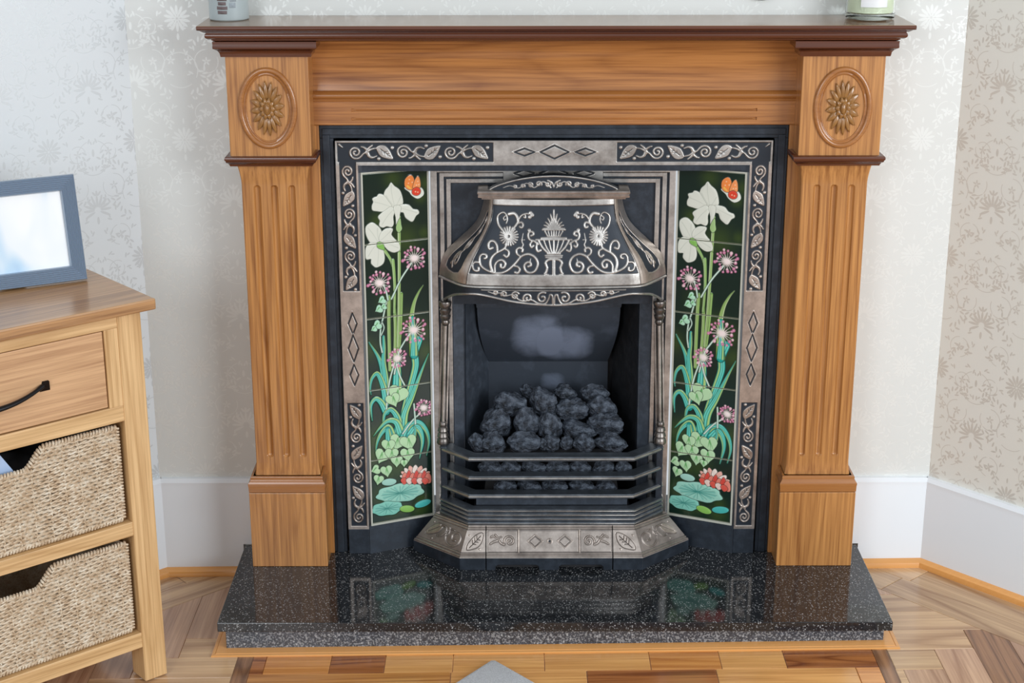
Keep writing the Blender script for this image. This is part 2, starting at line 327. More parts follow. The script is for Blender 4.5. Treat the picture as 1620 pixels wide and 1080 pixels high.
def wallpaper(name, base, motif, mrough, mmetal, brough=.6):
    t = NT(name); tc = t.n('TexCoord'); sp = t.n('SeparateXYZ', {0:tc.outputs['Object']})
    Pp, Q = .096, .25
    u = t.math('PINGPONG', sp.outputs[0], Pp); vv = t.math('MODULO', t.math('ADD', sp.outputs[2], 10*Q).outputs[0], Q)
    vec = t.n('CombineXYZ', {0:u.outputs[0], 1:vv.outputs[0], 2:0.}).outputs[0]
    leaves = []
    def lf(x, y, ang, l, wd): leaves.append((x, y, ang, l, wd))
    for k in range(8):                                   # chrysanthemum half, centre (0,.165)
        a = R(-90+25.7*k); lf(.0175*math.cos(a), .165+.0175*math.sin(a), a, .0095, .0029)
    for k in range(4):
        a = R(-67+45*k); lf(.007*math.cos(a), .165+.007*math.sin(a), a, .005, .0018)
    for k,a in enumerate((90,112,134,156,178,206)):      # lily half, centre (P,.03)
        a = R(a); r = .019; lf(Pp+r*math.cos(a), .03+r*math.sin(a), a, .0125, .0027)
    lf(Pp, .066, R(90), .006, .0025); lf(Pp, .008, R(90), .008, .003); lf(0, .128, R(90), .007, .0028); lf(0, .205, R(90), .006, .002); lf(Pp,.15,R(90),.008,.003)
    for (x, y, a) in ((.03,.0,80),(.022,.055,150),(.078,.052,40),(.03,.105,100),(.075,.118,200),(.015,.095,60),(.088,.175,250),(.028,.19,30),(.075,.185,140),(.02,.235,110),(.082,.232,60),(.035,.150,170),(.04,.175,100),(.07,.008,20),(.055,.030,90),(.052,.112,10),(.092,.118,90),(.012,.145,0),(.034,.215,200),(.066,.210,-20)):
        lf(x, y, R(a), .0055, .0019); lf(x+.006*math.cos(R(a+70)), y+.006*math.sin(R(a+70)), R(a+45), .0042, .0016)
    def sprig(x, y, a, n, step, l, w_):                  # curved stem with pairs of small leaves
        ps = []
        for k in range(n):
            x += step*math.cos(a); y += step*math.sin(a); a += .42
            lf(x+.0055*math.cos(a+1.1), y+.0055*math.sin(a+1.1), a+.8, l, w_)
            if k%2: lf(x+.0055*math.cos(a-1.2), y+.0055*math.sin(a-1.2), a-.8, l, w_)
    sprig(.008,.012,R(-10),6,.0135,.0062,.0021); sprig(.040,.062,R(-60),6,.012,.0060,.0021); sprig(.085,.100,R(100),6,.013,.0060,.0021)
    sprig(.036,.125,R(-20),5,.0125,.0058,.0021); sprig(.086,.205,R(120),6,.0125,.006,.0021)
    for (cx, cy) in ((.055,.078),(.062,.150),(.048,.222),(.018,.080)):
        for k in range(5):
            a = R(90+72*k); lf(cx+.0052*math.cos(a), cy+.0052*math.sin(a), a, .0040, .0018)
    cur = None
    vec0 = vec
    for i_, (x, y, a, l, wd) in enumerate(leaves):
        if i_ % 10 == 9:               # keeps the node evaluation in order, the offset is nil
            vec = t.n('VectorMath', {0:t.n('CombineXYZ', {2:cur}).outputs[0], 1:(0,0,1e-7), 2:vec0}, operation='MULTIPLY_ADD').outputs[0]
        mp = t.n('Mapping', {'Vector':vec,'Location':(x,y,0),'Rotation':(0,0,a),'Scale':(l,wd,1)}, vector_type='TEXTURE')
        ln = t.n('VectorMath', {0:mp.outputs[0]}, operation='LENGTH').outputs['Value']
        cur = ln if cur is None else t.math('MINIMUM', cur, ln).outputs[0]
    f = t.math('LESS_THAN', cur, 1.)
    fx = t.math('GREATER_THAN', t.noise(vec, 38, 0).outputs[0], .40)
    for (cx, cy, rr) in ((.055,.078,.024),(.048,.222,.022),(.0,.06,.036),(.096,.14,.036),(.062,.150,.017)):
        mp = t.n('VectorMath', {0:vec,1:(cx,cy,0)}, operation='DISTANCE').outputs['Value']
        g = t.math('LESS_THAN', t.math('ABSOLUTE', t.math('SUBTRACT', mp, rr).outputs[0]).outputs[0], .0008)
        f = t.math('MAXIMUM', f, t.math('MULTIPLY', g, fx))
    nz = t.noise(tc.outputs['Object'], 400, 2)
    return t.P(col=t.mix(f, base, motif), rough=t.math('ADD', t.math('MULTIPLY', f, mrough-brough).outputs[0], brough), metal=t.math('MULTIPLY', f, mmetal), normal=t.bump(nz.outputs[0], .12, .0005))
m_wp_back = wallpaper('pearl_damask_wallpaper_back', (.73,.745,.72), (.80,.82,.795), .35, .12)  # same paper on all walls; each copy's tint paints its light and sheen
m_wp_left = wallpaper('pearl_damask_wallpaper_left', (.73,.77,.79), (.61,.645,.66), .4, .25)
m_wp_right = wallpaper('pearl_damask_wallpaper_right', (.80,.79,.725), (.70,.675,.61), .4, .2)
m_white = NT('white_gloss_paint').P(col=(.83,.87,.91), rough=.28)
m_dark = NT('dark_gap').P(col=(.01,.009,.008), rough=.8)

# ------------------------------------------------------------------ setting
ZF = -.063
ZT = ZF+.002
LA, RA = R(41), R(-48)      # directions of the side walls in plan
XL, XR = -.872, .842
lw = Vector((-math.cos(LA), -math.sin(LA))); rw = Vector((math.cos(RA), math.sin(RA)))
def struct(o): o['kind'] = 'structure'; return o
mb = MB(); TOP = 2.3
pts = [(XL-.1,ZF-.02),(XR+.1,ZF-.02),(XR+.1,TOP),(XL-.1,TOP)]
hole = [(-.45,ZF-.02),(.45,ZF-.02),(.45,.90),(-.45,.90)]
mb.box(XL-.05,-.45,0,.03,ZF-.02,TOP); mb.box(.45,XR+.05,0,.03,ZF-.02,TOP); mb.box(-.45,.45,0,.03,.90,TOP)
struct(mb.obj('wall_back', m_wp_back))
def wall_side(name, x0, d, mat, sgn):
    # local x runs along the wall from the corner
    ob = MB().box(0,1.9,0 if sgn>0 else -.03,.03 if sgn>0 else 0,ZF-.02,TOP).obj(name, mat)
    ob.location = (x0,0,0); ob.rotation_euler = (0,0,math.atan2(d.y,d.x)); return struct(ob)
wall_side('wall_left', XL, lw, m_wp_left, -1)
wall_side('wall_right', XR, rw, m_wp_right, 1)
struct(MB().box(-3.2,3.2,-4.4,.35,ZF-.03,ZF).obj('floor_base', m_pine_dark)).name = 'floor'
floor = bpy.data.objects['floor']
TILT = .012                       # the old floor rises a little to the right
floor.rotation_euler = (0,-TILT,0)
# skirting
sk = [(0,-.010),(.020,-.010),(.020,.195),(.0175,.203),(.0175,.215),(.010,.2225),(0,.2225)]
sk = [(a, -.0655+b) for a,b in sk]
mb = MB(); mb.sweep([(XL+.004,0),(-.690,0)], sk); mb.sweep([(-.690,0),(-.6535,0)], [(0,.002),(.020,.002)]+sk[2:]); mb.sweep([(.6535,0),(.690,0)], [(0,.002),(.020,.002)]+sk[2:]); mb.sweep([(.690,0),(XR-.004,0)], sk)
struct(mb.obj('baseboard_back', m_white, smooth=30))
def along(d, s, off=0): return (d.x*s, d.y*s)
mb = MB(); mb.sweep([(XL+lw.x*1.9, lw.y*1.9),(XL,0)], sk); struct(mb.obj('baseboard_left', m_white, smooth=30))
mb = MB(); mb.sweep([(XR,0),(XR+rw.x*1.9, rw.y*1.9)], sk); struct(mb.obj('baseboard_right', m_white, smooth=30))
bead = [(0,0),(.017,0),(.017,.004),(.014,.011),(.007,.016),(0,.0175)]
bead = [(.019+a, ZT+b) for a,b in bead]
mb = MB(); mb.sweep([(XL+lw.x*1.9,lw.y*1.9),(XL,0),(-.690,0)], bead); struct(mb.obj('trim_1', m_trim, smooth=30)).rotation_euler = (0,-TILT,0)
mb = MB(); mb.sweep([(.690,0),(XR,0),(XR+rw.x*1.9,rw.y*1.9)], bead); struct(mb.obj('trim_2', m_trim, smooth=30)).rotation_euler = (0,-TILT,0)
hb = [(0,0),(.028,0),(.028,.0025),(.0265,.0035),(.0215,.0036),(.0205,.0030),(.0195,.0042),(.010,.0056),(0,.0060)]
mb = MB(); mb.sweep([(-.672,-.03),(-.672,-.378),(.672,-.378),(.672,-.03)], [(a,ZT+b) for a,b in hb]); struct(mb.obj('trim_3', m_trim, smooth=30)).rotation_euler = (0,-TILT,0)

# parquet: every block its own piece
def clip(poly, a, b, c):                   # keep a*x+b*y<=c
    out = []
    for i in range(len(poly)):
        p = poly[i]; q = poly[(i+1)%len(poly)]; dp = a*p[0]+b*p[1]-c; dq = a*q[0]+b*q[1]-c
        if dp <= 0: out.append(p)
        if dp*dq < 0: t = dp/(dp-dq); out.append((p[0]+(q[0]-p[0])*t, p[1]+(q[1]-p[1])*t))
    return out
def areap(p): return abs(sum(p[i][0]*p[(i+1)%len(p)][1]-p[(i+1)%len(p)][0]*p[i][1] for i in range(len(p))))/2
NP = [0]
def plank(poly, mat, name='parquet_block', rot=0.):
    if len(poly) < 3 or areap(poly) < 2e-4: return
    s = sum(poly[i][0]*poly[(i+1)%len(poly)][1]-poly[(i+1)%len(poly)][0]*poly[i][1] for i in range(len(poly)))
    if s < 0: poly = poly[::-1]
    cx = sum(p[0] for p in poly)/len(poly); cy = sum(p[1] for p in poly)/len(poly)
    c, sn = math.cos(-rot), math.sin(-rot)
    q = [((x-cx)*c-(y-cy)*sn, (x-cx)*sn+(y-cy)*c) for x,y in poly]
    r = max(math.hypot(*p) for p in q)
    def sh(k): return [(x*(1-k/max(math.hypot(x,y),1e-4)), y*(1-k/max(math.hypot(x,y),1e-4))) for x,y in q]
    a = sh(.0006); b = sh(.0018); n = len(q); dz = random.uniform(-.0002,.0002)
    vs = [(x,y,-.0012) for x,y in a]+[(x,y,.0012+dz) for x,y in a]+[(x,y,.002+dz) for x,y in b]
    fs = [tuple(2*n+i for i in range(n))]+[(i,(i+1)%n,(i+1)%n+n,i+n) for i in range(n)]+[(i+n,(i+1)%n+n,(i+1)%n+2*n,i+2*n) for i in range(n)]
    o = mk(name, vs, fs, mat, floor); o.location = (cx,cy,ZF); o.rotation_euler = (0,0,rot); NP[0] += 1
W_, N_ = .0808, 4
nr = Vector((rw.y, -rw.x)); nl = Vector((-lw.y, lw.x))     # point into the room
if nr.y > 0: nr = -nr
if nl.y > 0: nl = -nl
def drw(p): return (p[0]-XR)*nr.x+p[1]*nr.y        # distance from right wall
B1, B2 = .105, .185
def clipR(poly, lo, hi):                           # lo <= distance to right wall <= hi
    k = XR*nr.x
    poly = clip(poly, -nr.x, -nr.y, -(lo+k)) if poly else poly
    if poly and hi is not None: poly = clip(poly, nr.x, nr.y, hi+k)
    return poly
def clipL(poly, lo, hi):
    k = XL*nl.x
    poly = clip(poly, -nl.x, -nl.y, -(lo+k)) if poly else poly
    if poly and hi is not None: poly = clip(poly, nl.x, nl.y, hi+k)
    return poly
PATCH = (-.645, .672, -1.02)
def place(poly, mat, rot=0.):
    for reg in (lambda p: clip(p,1,0,PATCH[0]), lambda p: clip(p,-1,0,-PATCH[1]), lambda p: clip(clip(clip(p,-1,0,-PATCH[0]) ,1,0,PATCH[1]) or [], 0,1,PATCH[2])):
        q = reg(poly)
        if q:
            q = clip(q, 0, 1, 0.) if q else q
            if q: q = clip(q, 1,0,1.55)
            if q: q = clip(q,-1,0,1.55)
            if q: q = clip(q,0,-1,1.3)
            if q: plank(q, mat, rot=rot)
e0, t0 = .849, -.326
for a in range(-26,27):
    for b in range(-5,6):
        ox = e0+a*W_+b*N_*W_; oy = t0+a*W_-b*N_*W_
        H = [(ox-N_*W_,oy-W_),(ox,oy-W_),(ox,oy),(ox-N_*W_,oy)]
        V = [(ox,oy-N_*W_),(ox+W_,oy-N_*W_),(ox+W_,oy),(ox,oy)]
        for poly, mat in ((H, m_pine_x), (V, m_pine_y if random.random()<.7 else m_pine_dark)):
            if min(p[0] for p in poly)>1.55 or max(p[0] for p in poly)<-1.55 or max(p[1] for p in poly)<-1.3 or min(p[1] for p in poly)>0: continue
            if all(abs(p[0])<.66 for p in poly) and max(p[1] for p in poly)>-1.0 and min(p[1] for p in poly)>-1.0: continue
            q = clipR(poly, B2, None); q = clipL(q, .168, None) if q else q
            if q: place(q, mat)
def strip(corner, d, nn, lo, hi, L0, seg, shift, mat, cl):
    s = -shift
    while s < L0:
        a = Vector((corner,0))+d*s+nn*lo; b = Vector((corner,0))+d*(s+seg)+nn*lo; c = b+nn*(hi-lo); e = a+nn*(hi-lo)
        q = [tuple(p) for p in (a,b,c,e)]; q = cl(q)
        if q: place(q, mat, math.atan2(d.y,d.x))
        s += seg
strip(XR, rw, nr, .024, B1, 1.3, .33, .62, m_pine_x, lambda q: clip(q,-1,0,-.0))
strip(XR, rw, nr, B1, B2, 1.3, .42, .40, m_pine_x, lambda q: clip(q,-1,0,-.0))
strip(XL, lw, nl, .024, .088, 1.3, .31, .62, m_pine_x, lambda q: clip(q,1,0,.0))
strip(XL, lw, nl, .088, .168, 1.3, .37, .55, m_pine_x, lambda q: clip(q,1,0,.0))
# newer stave patch in front of the hearth
rect = lambda x0,x1,y0,y1: [(x0,y0),(x1,y0),(x1,y1),(x0,y1)]
plank(rect(-.645,-.613,-1.02,-.39), m_pine_dark, 'edging_strip'); plank(rect(.642,.672,-1.02,-.39), m_pine_dark, 'edging_strip')
rows = [([-.613,-.586,-.454,-.344,-.207,-.023,.189,.33,.46,.642],[2,0,2,1,1,1,0,1,2]), ([-.613,-.21,.06,.317,.595,.642],[3,1,2,1,0])]
yy = -.39
for r in range(9):
    y1 = -.4135-.0655*(r+1)+.0015; y0 = yy
    if r < len(rows): xs, cs = rows[r]
    else:
        xs = [-.613]; cs = []
        while xs[-1] < .642: xs.append(min(.642, xs[-1]+random.uniform(.13,.34))); cs.append(random.choice([0,0,1,2,3]))
    for i in range(len(xs)-1): plank(rect(xs[i],xs[i+1],y1,y0), m_stave[cs[i]], 'wooden_stave')
    yy = y1

# ------------------------------------------------------------------ hearth
he = empty('granite_hearth', (0,-.19,ZT), 0, 'black speckled polished granite hearth slab under the fireplace', 'hearth')
def local(mbv, e): mbv.v = [(x-e.location.x, y-e.location.y, z-e.location.z) for x,y,z in mbv.v]; return mbv
local(MB().box(-.686,.686,-.390,-.0215,-.0201,0), he).obj('top_slab', m_gran, he, bevel=.0012)
b_ = local(MB().hexa([(-.672,-.378,ZT-.0081),(.672,-.378,ZT+.0081),(.672,-.0215,ZT+.0081),(-.672,-.0215,ZT-.0081),(-.672,-.378,-.0203),(.672,-.378,-.0203),(.672,-.0215,-.0203),(-.672,-.0215,-.0203)]), he).obj('lower_slab', m_gran2, he, bevel=.001); b_['label'] = 'rougher granite riser, paled to paint in floor light'
local(MB().box(-.445,.445,-.0213,.26,-.0201,0), he).obj('back_slab', m_gran, he)

# ------------------------------------------------------------------ mantelpiece
ma = empty('mantelpiece', (0,-.06,0), 0, 'brown oak mantelpiece with fluted pilasters around the cast iron fireplace', 'mantelpiece')
def P_(mbv, name, mat, parent=ma, **k): return local(mbv, ma).obj(name, mat, parent, **k)
sh = P_(MB().box(-.6965,.6965,-.178,-.001,1.164,1.1702), 'shelf', m_lacq, bevel=.0012)
P_(MB().box(-.6955,.6955,-.177,-.001,1.1700,1.1709), 'shelf_veneer', m_oak_top)
crown = [(.000,1.1638),(-.001,1.1625),(-.006,1.1608),(-.0095,1.1585),(-.0125,1.1568),(-.0155,1.1565),(-.0155,1.1552),(-.0138,1.1535),(-.0130,1.1505),(-.0138,1.1472),(-.0165,1.1445),(-.0200,1.1430),(-.0240,1.1425),(-.0245,1.1405),(-.0262,1.1398),(-.030,1.1375),(-.060,1.1375),(-.060,1.1638)]
P_(MB().sweep([(-.6965,-.002),(-.6965,-.178),(.6965,-.178),(.6965,-.002)], crown), 'cornice', m_lacq, smooth=50)
P_(MB().box(-.66,.66,-.14,-.002,1.137,1.1637), 'cornice_core', m_lacq)
for s in (-1,1):
    xo, xi = (.6520,.4885)
    x0, x1 = (-xo,-xi) if s<0 else (xi,xo)
    cx = (x0+x1)/2
    pl = MB().box(x0,x1,-.130,-.002,.9045,1.1075); o = P_(pl,'pilaster_block',m_oak_z,bevel=.002)
    cap = [(.0,1.106),(.007,1.106),(.008,1.1105),(.0085,1.114),(.012,1.119),(.0175,1.1225),(.0195,1.1235),(.0200,1.1265),(.0195,1.1305),(.0200,1.1372),(0,1.1372)]
    P_(MB().sweep([(x0,-.062 if s>0 else -.002),(x0,-.130),(x1,-.130),(x1,-.062 if s<0 else -.002)], cap), 'capital_moulding', m_lacq, smooth=50)
    midm = [(-.004,.8865),(.001,.8865),(.002,.889),(.004,.8925),(.008,.895),(.0085,.898),(.0105,.9000),(.0105,.9045),(.009,.9065),(0,.9075)]
    P_(MB().sweep([(x0,-.062 if s>0 else -.002),(x0,-.130),(x1,-.130),(x1,-.062 if s<0 else -.002)], midm), 'necking_moulding', m_bead if False else m_lacq, smooth=50)
    # fluted shaft: height field between its outline
    sc = s*.5690; hw = .0665
    zs = np.unique(np.concatenate([np.linspace(.200,.262,40), np.linspace(.262,.828,30), np.linspace(.828,.888,40)]))
    fl = np.concatenate([np.linspace(-.0072,.0072,13)+k*.0352 for k in (-1,0,1)]); us = np.unique(np.concatenate([fl, [-hw,-hw+.002,hw-.002,hw,-.055,.055]]))
    U, Zg = np.meshgrid(us, zs)
    flare = np.where(Zg>.845, .0065*np.clip((Zg-.845)/.042,0,1)**1.6, 0)+np.where(Zg<.240, .0055*np.clip((.240-Zg)/.04,0,1)**1.6, 0)
    Xg = sc+U*(1+flare/hw); Yg = np.full_like(U, -.112)-flare*.7
    for k in (-1,0,1):
        d = np.hypot(U-k*.0352, Zg-np.clip(Zg,.2565,.8365)); Yg = Yg+np.where(d<.0066, .0062*np.sqrt(np.clip(1-(d/.0066)**2,0,1)), 0)
    Yg = Yg+np.where(np.abs(U)>hw-.0005, .0015, 0)
    # side returns
    Xs = np.hstack([Xg[:,:1], Xg, Xg[:,-1:]]); Ys = np.hstack([np.full_like(Yg[:,:1],-.062 if True else 0), Yg, np.full_like(Yg[:,:1],-.062)]); Zs = np.hstack([Zg[:,:1],Zg,Zg[:,-1:]])
    o = grid('fluted_shaft', Xs, Ys+.06, Zs, m_oak_z, ma, smooth=True); o.data.set_sharp_from_angle(angle=R(28))
    P_(MB().box(x0+.0165,x1-.0165,-.0625,-.001,.19,.90), 'shaft_core', m_oak_z)
    base = [(-.010,.2095),(.0,.2095),(.001,.2075),(.0005,.2035),(.0015,.2005),(.0055,.1955),(.006,.193),(.0052,.188),(.0048,.1755),(.0015,.1745),(0,.173),(-.010,.173)]
    base = [(a-.004,z) for a,z in base]
    P_(MB().sweep([(x0+.001,-.062 if s>0 else -.002),(x0+.001,-.130),(x1-.001,-.130),(x1-.001,-.062 if s<0 else -.002)], base), 'plinth_moulding', m_bead, smooth=50)
    P_(MB().box(x0,x1,-.130,-.002,0,.1735).box(x0+.008,x1-.008,-.122,-.002,.17,.2095), 'plinth_block', m_oak_z, bevel=.0015)
    # inner jamb
    xa, xb = (.4805,.520) if s>0 else (-.520,-.4805)
    P_(MB().box(xa,xb,-.0625,-.002,0,.957), 'jamb', m_oak_z, bevel=.001)
    # oval moulding + rosette
    oc = Vector((s*.5722,-.130,1.0035)); mb = MB(); ring = []
    prof = [(0,.0),(.0,.003),(-.0025,.0055),(-.006,.0062),(-.0095,.0045),(-.0105,.0015),(-.0135,.001),(-.0145,.0022),(-.0160,.0018),(-.0165,0)]
    n = 64; vs = []; m = len(prof)
    for k in range(n):
        a = 2*math.pi*k/n
        for r_,h_ in prof: vs.append((oc.x+(.0585+r_)*math.cos(a), oc.y-h_, oc.z+(.0815+r_)*math.sin(a)))
    P_(MB().add(vs, [(k*m+i,((k+1)%n)*m+i,((k+1)%n)*m+i+1,k*m+i+1) for k in range(n) for i in range(m-1)]), 'oval_moulding', m_bead, smooth=60)
    ros = []
    def petal(L, wd, a, r0, lift, th, kx=.60):
        mb = MB(); n = 10; vs = []; ca, sa = math.cos(a), math.sin(a)
        for i in range(n+1):
            t = i/n; wq = wd*math.sin(math.pi*min(1,t*.88+.08))**.8*(1 if t<.98 else .2)
            for j in range(7):
                q = (j-3)/3; rr = r0+L*t-abs(q)*.002; ww = wq*q
                h = lift+th*math.sin(math.pi*(.15+.75*t))*(1-q*q*.75)-.0018*(1-abs(q))*(abs(q)<.2)+.0012*t
                vs.append((oc.x+(ca*rr-sa*ww)*kx, oc.y-max(h,0.0002)-.0006*(j%2), oc.z+(sa*rr+ca*ww)))
        mb.add(vs, [(i*7+j,i*7+j+1,(i+1)*7+j+1,(i+1)*7+j) for i in range(n) for j in range(6)]); return mb
    rs = MB()
    for k in range(16):
        p = petal(.044,.0080,2*math.pi*k/16+.1,.013,.000,.0066); rs.add(p.v,p.f)
    for k in range(10):
        p = petal(.018,.0064,2*math.pi*k/10,.006,.0045,.0065,.72); rs.add(p.v,p.f)
    ro = P_(rs,'rosette',m_carve,smooth=60)
    ell = [(oc.x+.0062*math.cos(a)*(1), oc.z+.0125*math.sin(a)) for a in np.linspace(0,2*math.pi,20,endpoint=False)]
    mb = MB(); pr_ = [(1,.004),(1,.012),(.72,.0140),(.65,.0125),(.3,.014),(.01,.0142)]
    vs = [(oc.x+(x-oc.x)*q, oc.y-h, oc.z+(z-oc.z)*q) for x,z in ell for q,h in pr_]; m = len(pr_)
    P_(mb.add(vs,[(k*m+i,((k+1)%20)*m+i,((k+1)%20)*m+i+1,k*m+i+1) for k in range(20) for i in range(m-1)]), 'rosette_centre', m_carve, ro, smooth=60).parent = ro
# frieze
fz = [(1.0265,-.0620),(1.035,-.0600),(1.05,-.0592),(1.07,-.0600),(1.085,-.0620),(1.10,-.0665),(1.112,-.0730),(1.122,-.0810),(1.1374,-.0900)]
mb = MB(); n = len(fz); vs = [(x,y,z) for x in (-.4890,.4890) for z,y in fz]+[(x,-.002,z) for x in (-.4890,.4890) for z,y in (fz[0],fz[-1])]
fs = [(i,n+i,n+i+1,i+1) for i in range(n-1)]+[(2*n,2*n+1,n-1)+tuple(range(n-2,-1,-1)), (2*n+2,)+tuple(range(n,2*n))+(2*n+3,), (0,2*n,2*n+2,n),(n-1,2*n-1,2*n+3,2*n+1)]
P_(mb.add(vs,fs), 'frieze_panel', m_oak_x, smooth=30)
bd = [(0,1.0060),(.0015,1.0060),(.003,1.0085),(.0035,1.0110),(.006,1.0120),(.0105,1.0150),(.0120,1.0190),(.0105,1.0225),(.006,1.0250),(.003,1.0268),(0,1.0275)]
P_(MB().sweep([(-.4888,-.0660),(.4888,-.0660)], bd), 'frieze_bead', m_bead, smooth=50)
P_(MB().box(-.4888,.4888,-.0660,-.002,1.006,1.0275), 'bead_core', m_bead)
us = np.unique(np.concatenate([np.linspace(-.4888,-.43,6), np.linspace(-.425,-.395,50), np.linspace(-.39,.39,10), np.linspace(.395,.425,50), np.linspace(.43,.4888,6)]))
zs = np.unique(np.concatenate([[.9562,.9575,.9590], np.linspace(.967,.974,15), np.linspace(.985,.992,15), [1.003,1.0065]]))
U, Zg = np.meshgrid(us, zs); Yg = np.full_like(U,-.0665)
for zc, dd in ((.9885,-1),(.9705,1)):
    fl_ = np.clip((np.abs(U)-.402)/.010, 0, 1)*.0022
    d = np.abs(Zg-(zc+dd*fl_*0)) ; wg = .0016+fl_*.6; Yg += np.where((d<wg)&(np.abs(U)<.412), .0032*np.sqrt(np.clip(1-(d/wg)**2,0,1)), 0)
Yg[0] += .0645; Yg[1] += .0015
grid('lower_rail', U, Yg+.06, Zg, m_oak_x, ma).data.set_sharp_from_angle(angle=R(28))

# ------------------------------------------------------------------ cast iron fireplace
fi = empty('cast_iron_fireplace', (0,0,0), 0, 'cast iron fireplace with canopy, fire bars and two columns of flower tiles', 'fireplace')
def F_(mbv, name, mat, parent=fi, **k): return mbv.obj(name, mat, parent, **k)
mb = MB()
for x0,x1,z0,z1 in ((-.4803,-.452,0,.9285),(.452,.4803,0,.9285),(-.4803,.4803,.9285,.9560)): mb.box(x0,x1,-.055,-.002,z0,z1)
for x0,x1,z0,z1 in ((-.4745,-.4595,0,.936),(.4595,.4745,0,.936),(-.4745,.4745,.936,.949)): mb.box(x0,x1,-.0585,-.054,z0,z1)
F_(mb, 'outer_flange', m_iron, bevel=.0012)
YB = -.064
# --- scroll and leaf ornament, unit drawn in its own (s,t) space and laid along a band
UN = dict(
 spir=[spiral(85,95,70,12,1.62,R(35),1,54)], 
 tails=[([(142,136),(165,110),(192,92)],15),([(196,98),(205,70),(170,42),(146,36)],26),([(200,92),(222,52),(258,22)],24),([(205,98),(225,135),(262,148),(300,134)],27),([(196,100),(250,62),(318,48)],15)],
 leaf=[(300,45),(340,20),(390,25),(430,65),(455,115),(470,165),(410,160),(350,140),(320,105)],
 veins=[([(345,62),(395,100),(440,138)],5),([(375,84),(378,112)],5),([(405,108),(412,134)],5),([(385,92),(412,86)],5),([(410,112),(435,110)],5)],
 dots=[(465,47),(323,162)])
def unit(ras, mp, flip=False, sc=1., count=1):
    f = (lambda p: mp((p[0],190-p[1]))) if flip else mp
    for sp in UN['spir']: ras.stroke([f(p) for p in sp], 21*sc, 22*sc)
    for pts,wd in UN['tails']: ras.stroke([f(p) for p in cr(pts,5)], wd*1.35*sc, 15*sc)
    ras.poly([f(p) for p in cr(UN['leaf'],3,True)])
    for pts,wd in UN['veins']: ras.stroke([f(p) for p in pts], wd*sc*1.3, 3*sc, carve=True, mval=.85)
    for d in UN['dots']: ras.disc(f(d), 18*sc)
SX = .0966/487                                   # metres per drawing unit
RES = .00085
# top border
XT = .4477; ZT0, ZT1 = .8775, .9247
ras = Ras(-XT, XT, ZT0-.0030, ZT1+.001, RES)
zc = (.9230+.8800)/2
def hband(ras, x0, x1, z0, z1):
    ras.poly([(x0,z0),(x1,z0),(x1,z1),(x0,z1)], carve=True, h=1., mval=1)
ras.M[:] = 1; ras.H[:] = 1
ras.M[ras.Z>ZT1-.0000] = .6
hband(ras, -.4440, -.1245, .8815, .9212); hband(ras, .1290, .4440, .8815, .9212)
qq = (ras.Z<.8825)&(np.abs(ras.X)>.4068)&(np.abs(ras.X)<.4410); ras.M[qq] = 0; ras.H[qq] = 0
half = (.9212-.8815)/2
def top_units(ras, sgn):
    for k in range(3):
        x0 = .4235-k*.0975
        mp = lambda p: (sgn*(-(x0) + p[0]*SX) if sgn>0 else (x0 - p[0]*SX), zc-.0003-(p[1]-95)*SX*1.0)
        unit(ras, mp, k==1, SX)
top_units(ras, 1); top_units(ras, -1)
for s in (-1,1): ras.stroke([(s*.440,.9175),(s*.4325,.9115)], .0045, .001)
for cx, hx, hz in ((-.0605,.0205,.0068),(.0008,.029,.0125),(.064,.0205,.0068)):
    ras.line([(cx-hx,zc),(cx,zc+hz*1.1),(cx+hx,zc),(cx,zc-hz*1.1)], .0028, carve=True, h=.8, dome=False)
    ras.line([(cx-hx-.005,zc),(cx,zc+hz*1.1+.003),(cx+hx+.005,zc),(cx,zc-hz*1.1-.003)], .0016, h=1.3)
grid('top_border', ras.X, YB-.0024*ras.H, ras.Z, m_relief, fi, ras.M)
# side borders
def side_border(sgn):
    xi, xo = .4022, .4477
    r = Ras(xi, xo, .0595, .8745, RES); r.M[:] = 1; r.H[:] = 1
    xa, xb = .4068, .4410
    for z0,z1 in ((.0668,.3550),(.6060,.9245)): r.poly([(xa,z0),(xb,z0),(xb,z1),(xa,z1)], carve=True, h=1.)
    xc = (xa+xb)/2; sx = .0885/487; W = .93*(xb-xa)/190
    for k in range(3):          # upper: from the top down
        z0 = .8775-k*.0900
        unit(r, (lambda p: (xc+(p[1]-95)*W*1.0, z0-p[0]*.0925/487)), k==1, (W+.0925/487)/2)
    for k in range(3):
        z0 = .0705+k*.0945
        unit(r, (lambda p: (xc+(p[1]-95)*W*1.0, z0+p[0]*.0945/487)), k==1, (W+.0945/487)/2)
    for zc_, hz, hx in ((.5340,.0235,.0088),(.4785,.0300,.0105),(.4190,.0235,.0088)):
        zc_ -= .0
        r.line([(xc-hx,zc_),(xc,zc_+hz),(xc+hx,zc_),(xc,zc_-hz)], .0026, carve=True, h=.8, dome=False)
        r.line([(xc-hx-.0035,zc_),(xc,zc_+hz+.005),(xc+hx+.0035,zc_),(xc,zc_-hz-.005)], .0015, h=1.3)
    if sgn < 0: return grid('side_border', -r.X[:,::-1], YB-.0024*r.H[:,::-1], r.Z, m_relief_w, fi, r.M[:,::-1])
    return grid('side_border', r.X, YB-.0024*r.H, r.Z, m_relief_w, fi, r.M)
for s in (-1,1):
    side_border(s)
    a, b = (.4022,.4477) if s>0 else (-.4477,-.4022)
    F_(MB().box(a,b,YB+.0005,-.003,.0,.9247), 'border_backing', m_iron)
    F_(MB().box(a,b,YB-.002,-.003,0,.0592), 'border_foot', m_iron, bevel=.001)
F_(MB().box(-.4477,.4477,YB+.0005,-.003,.8742,.9247).box(-.402,.402,YB+.0005,-.006,.862,.8752), 'head_plate', m_iron)

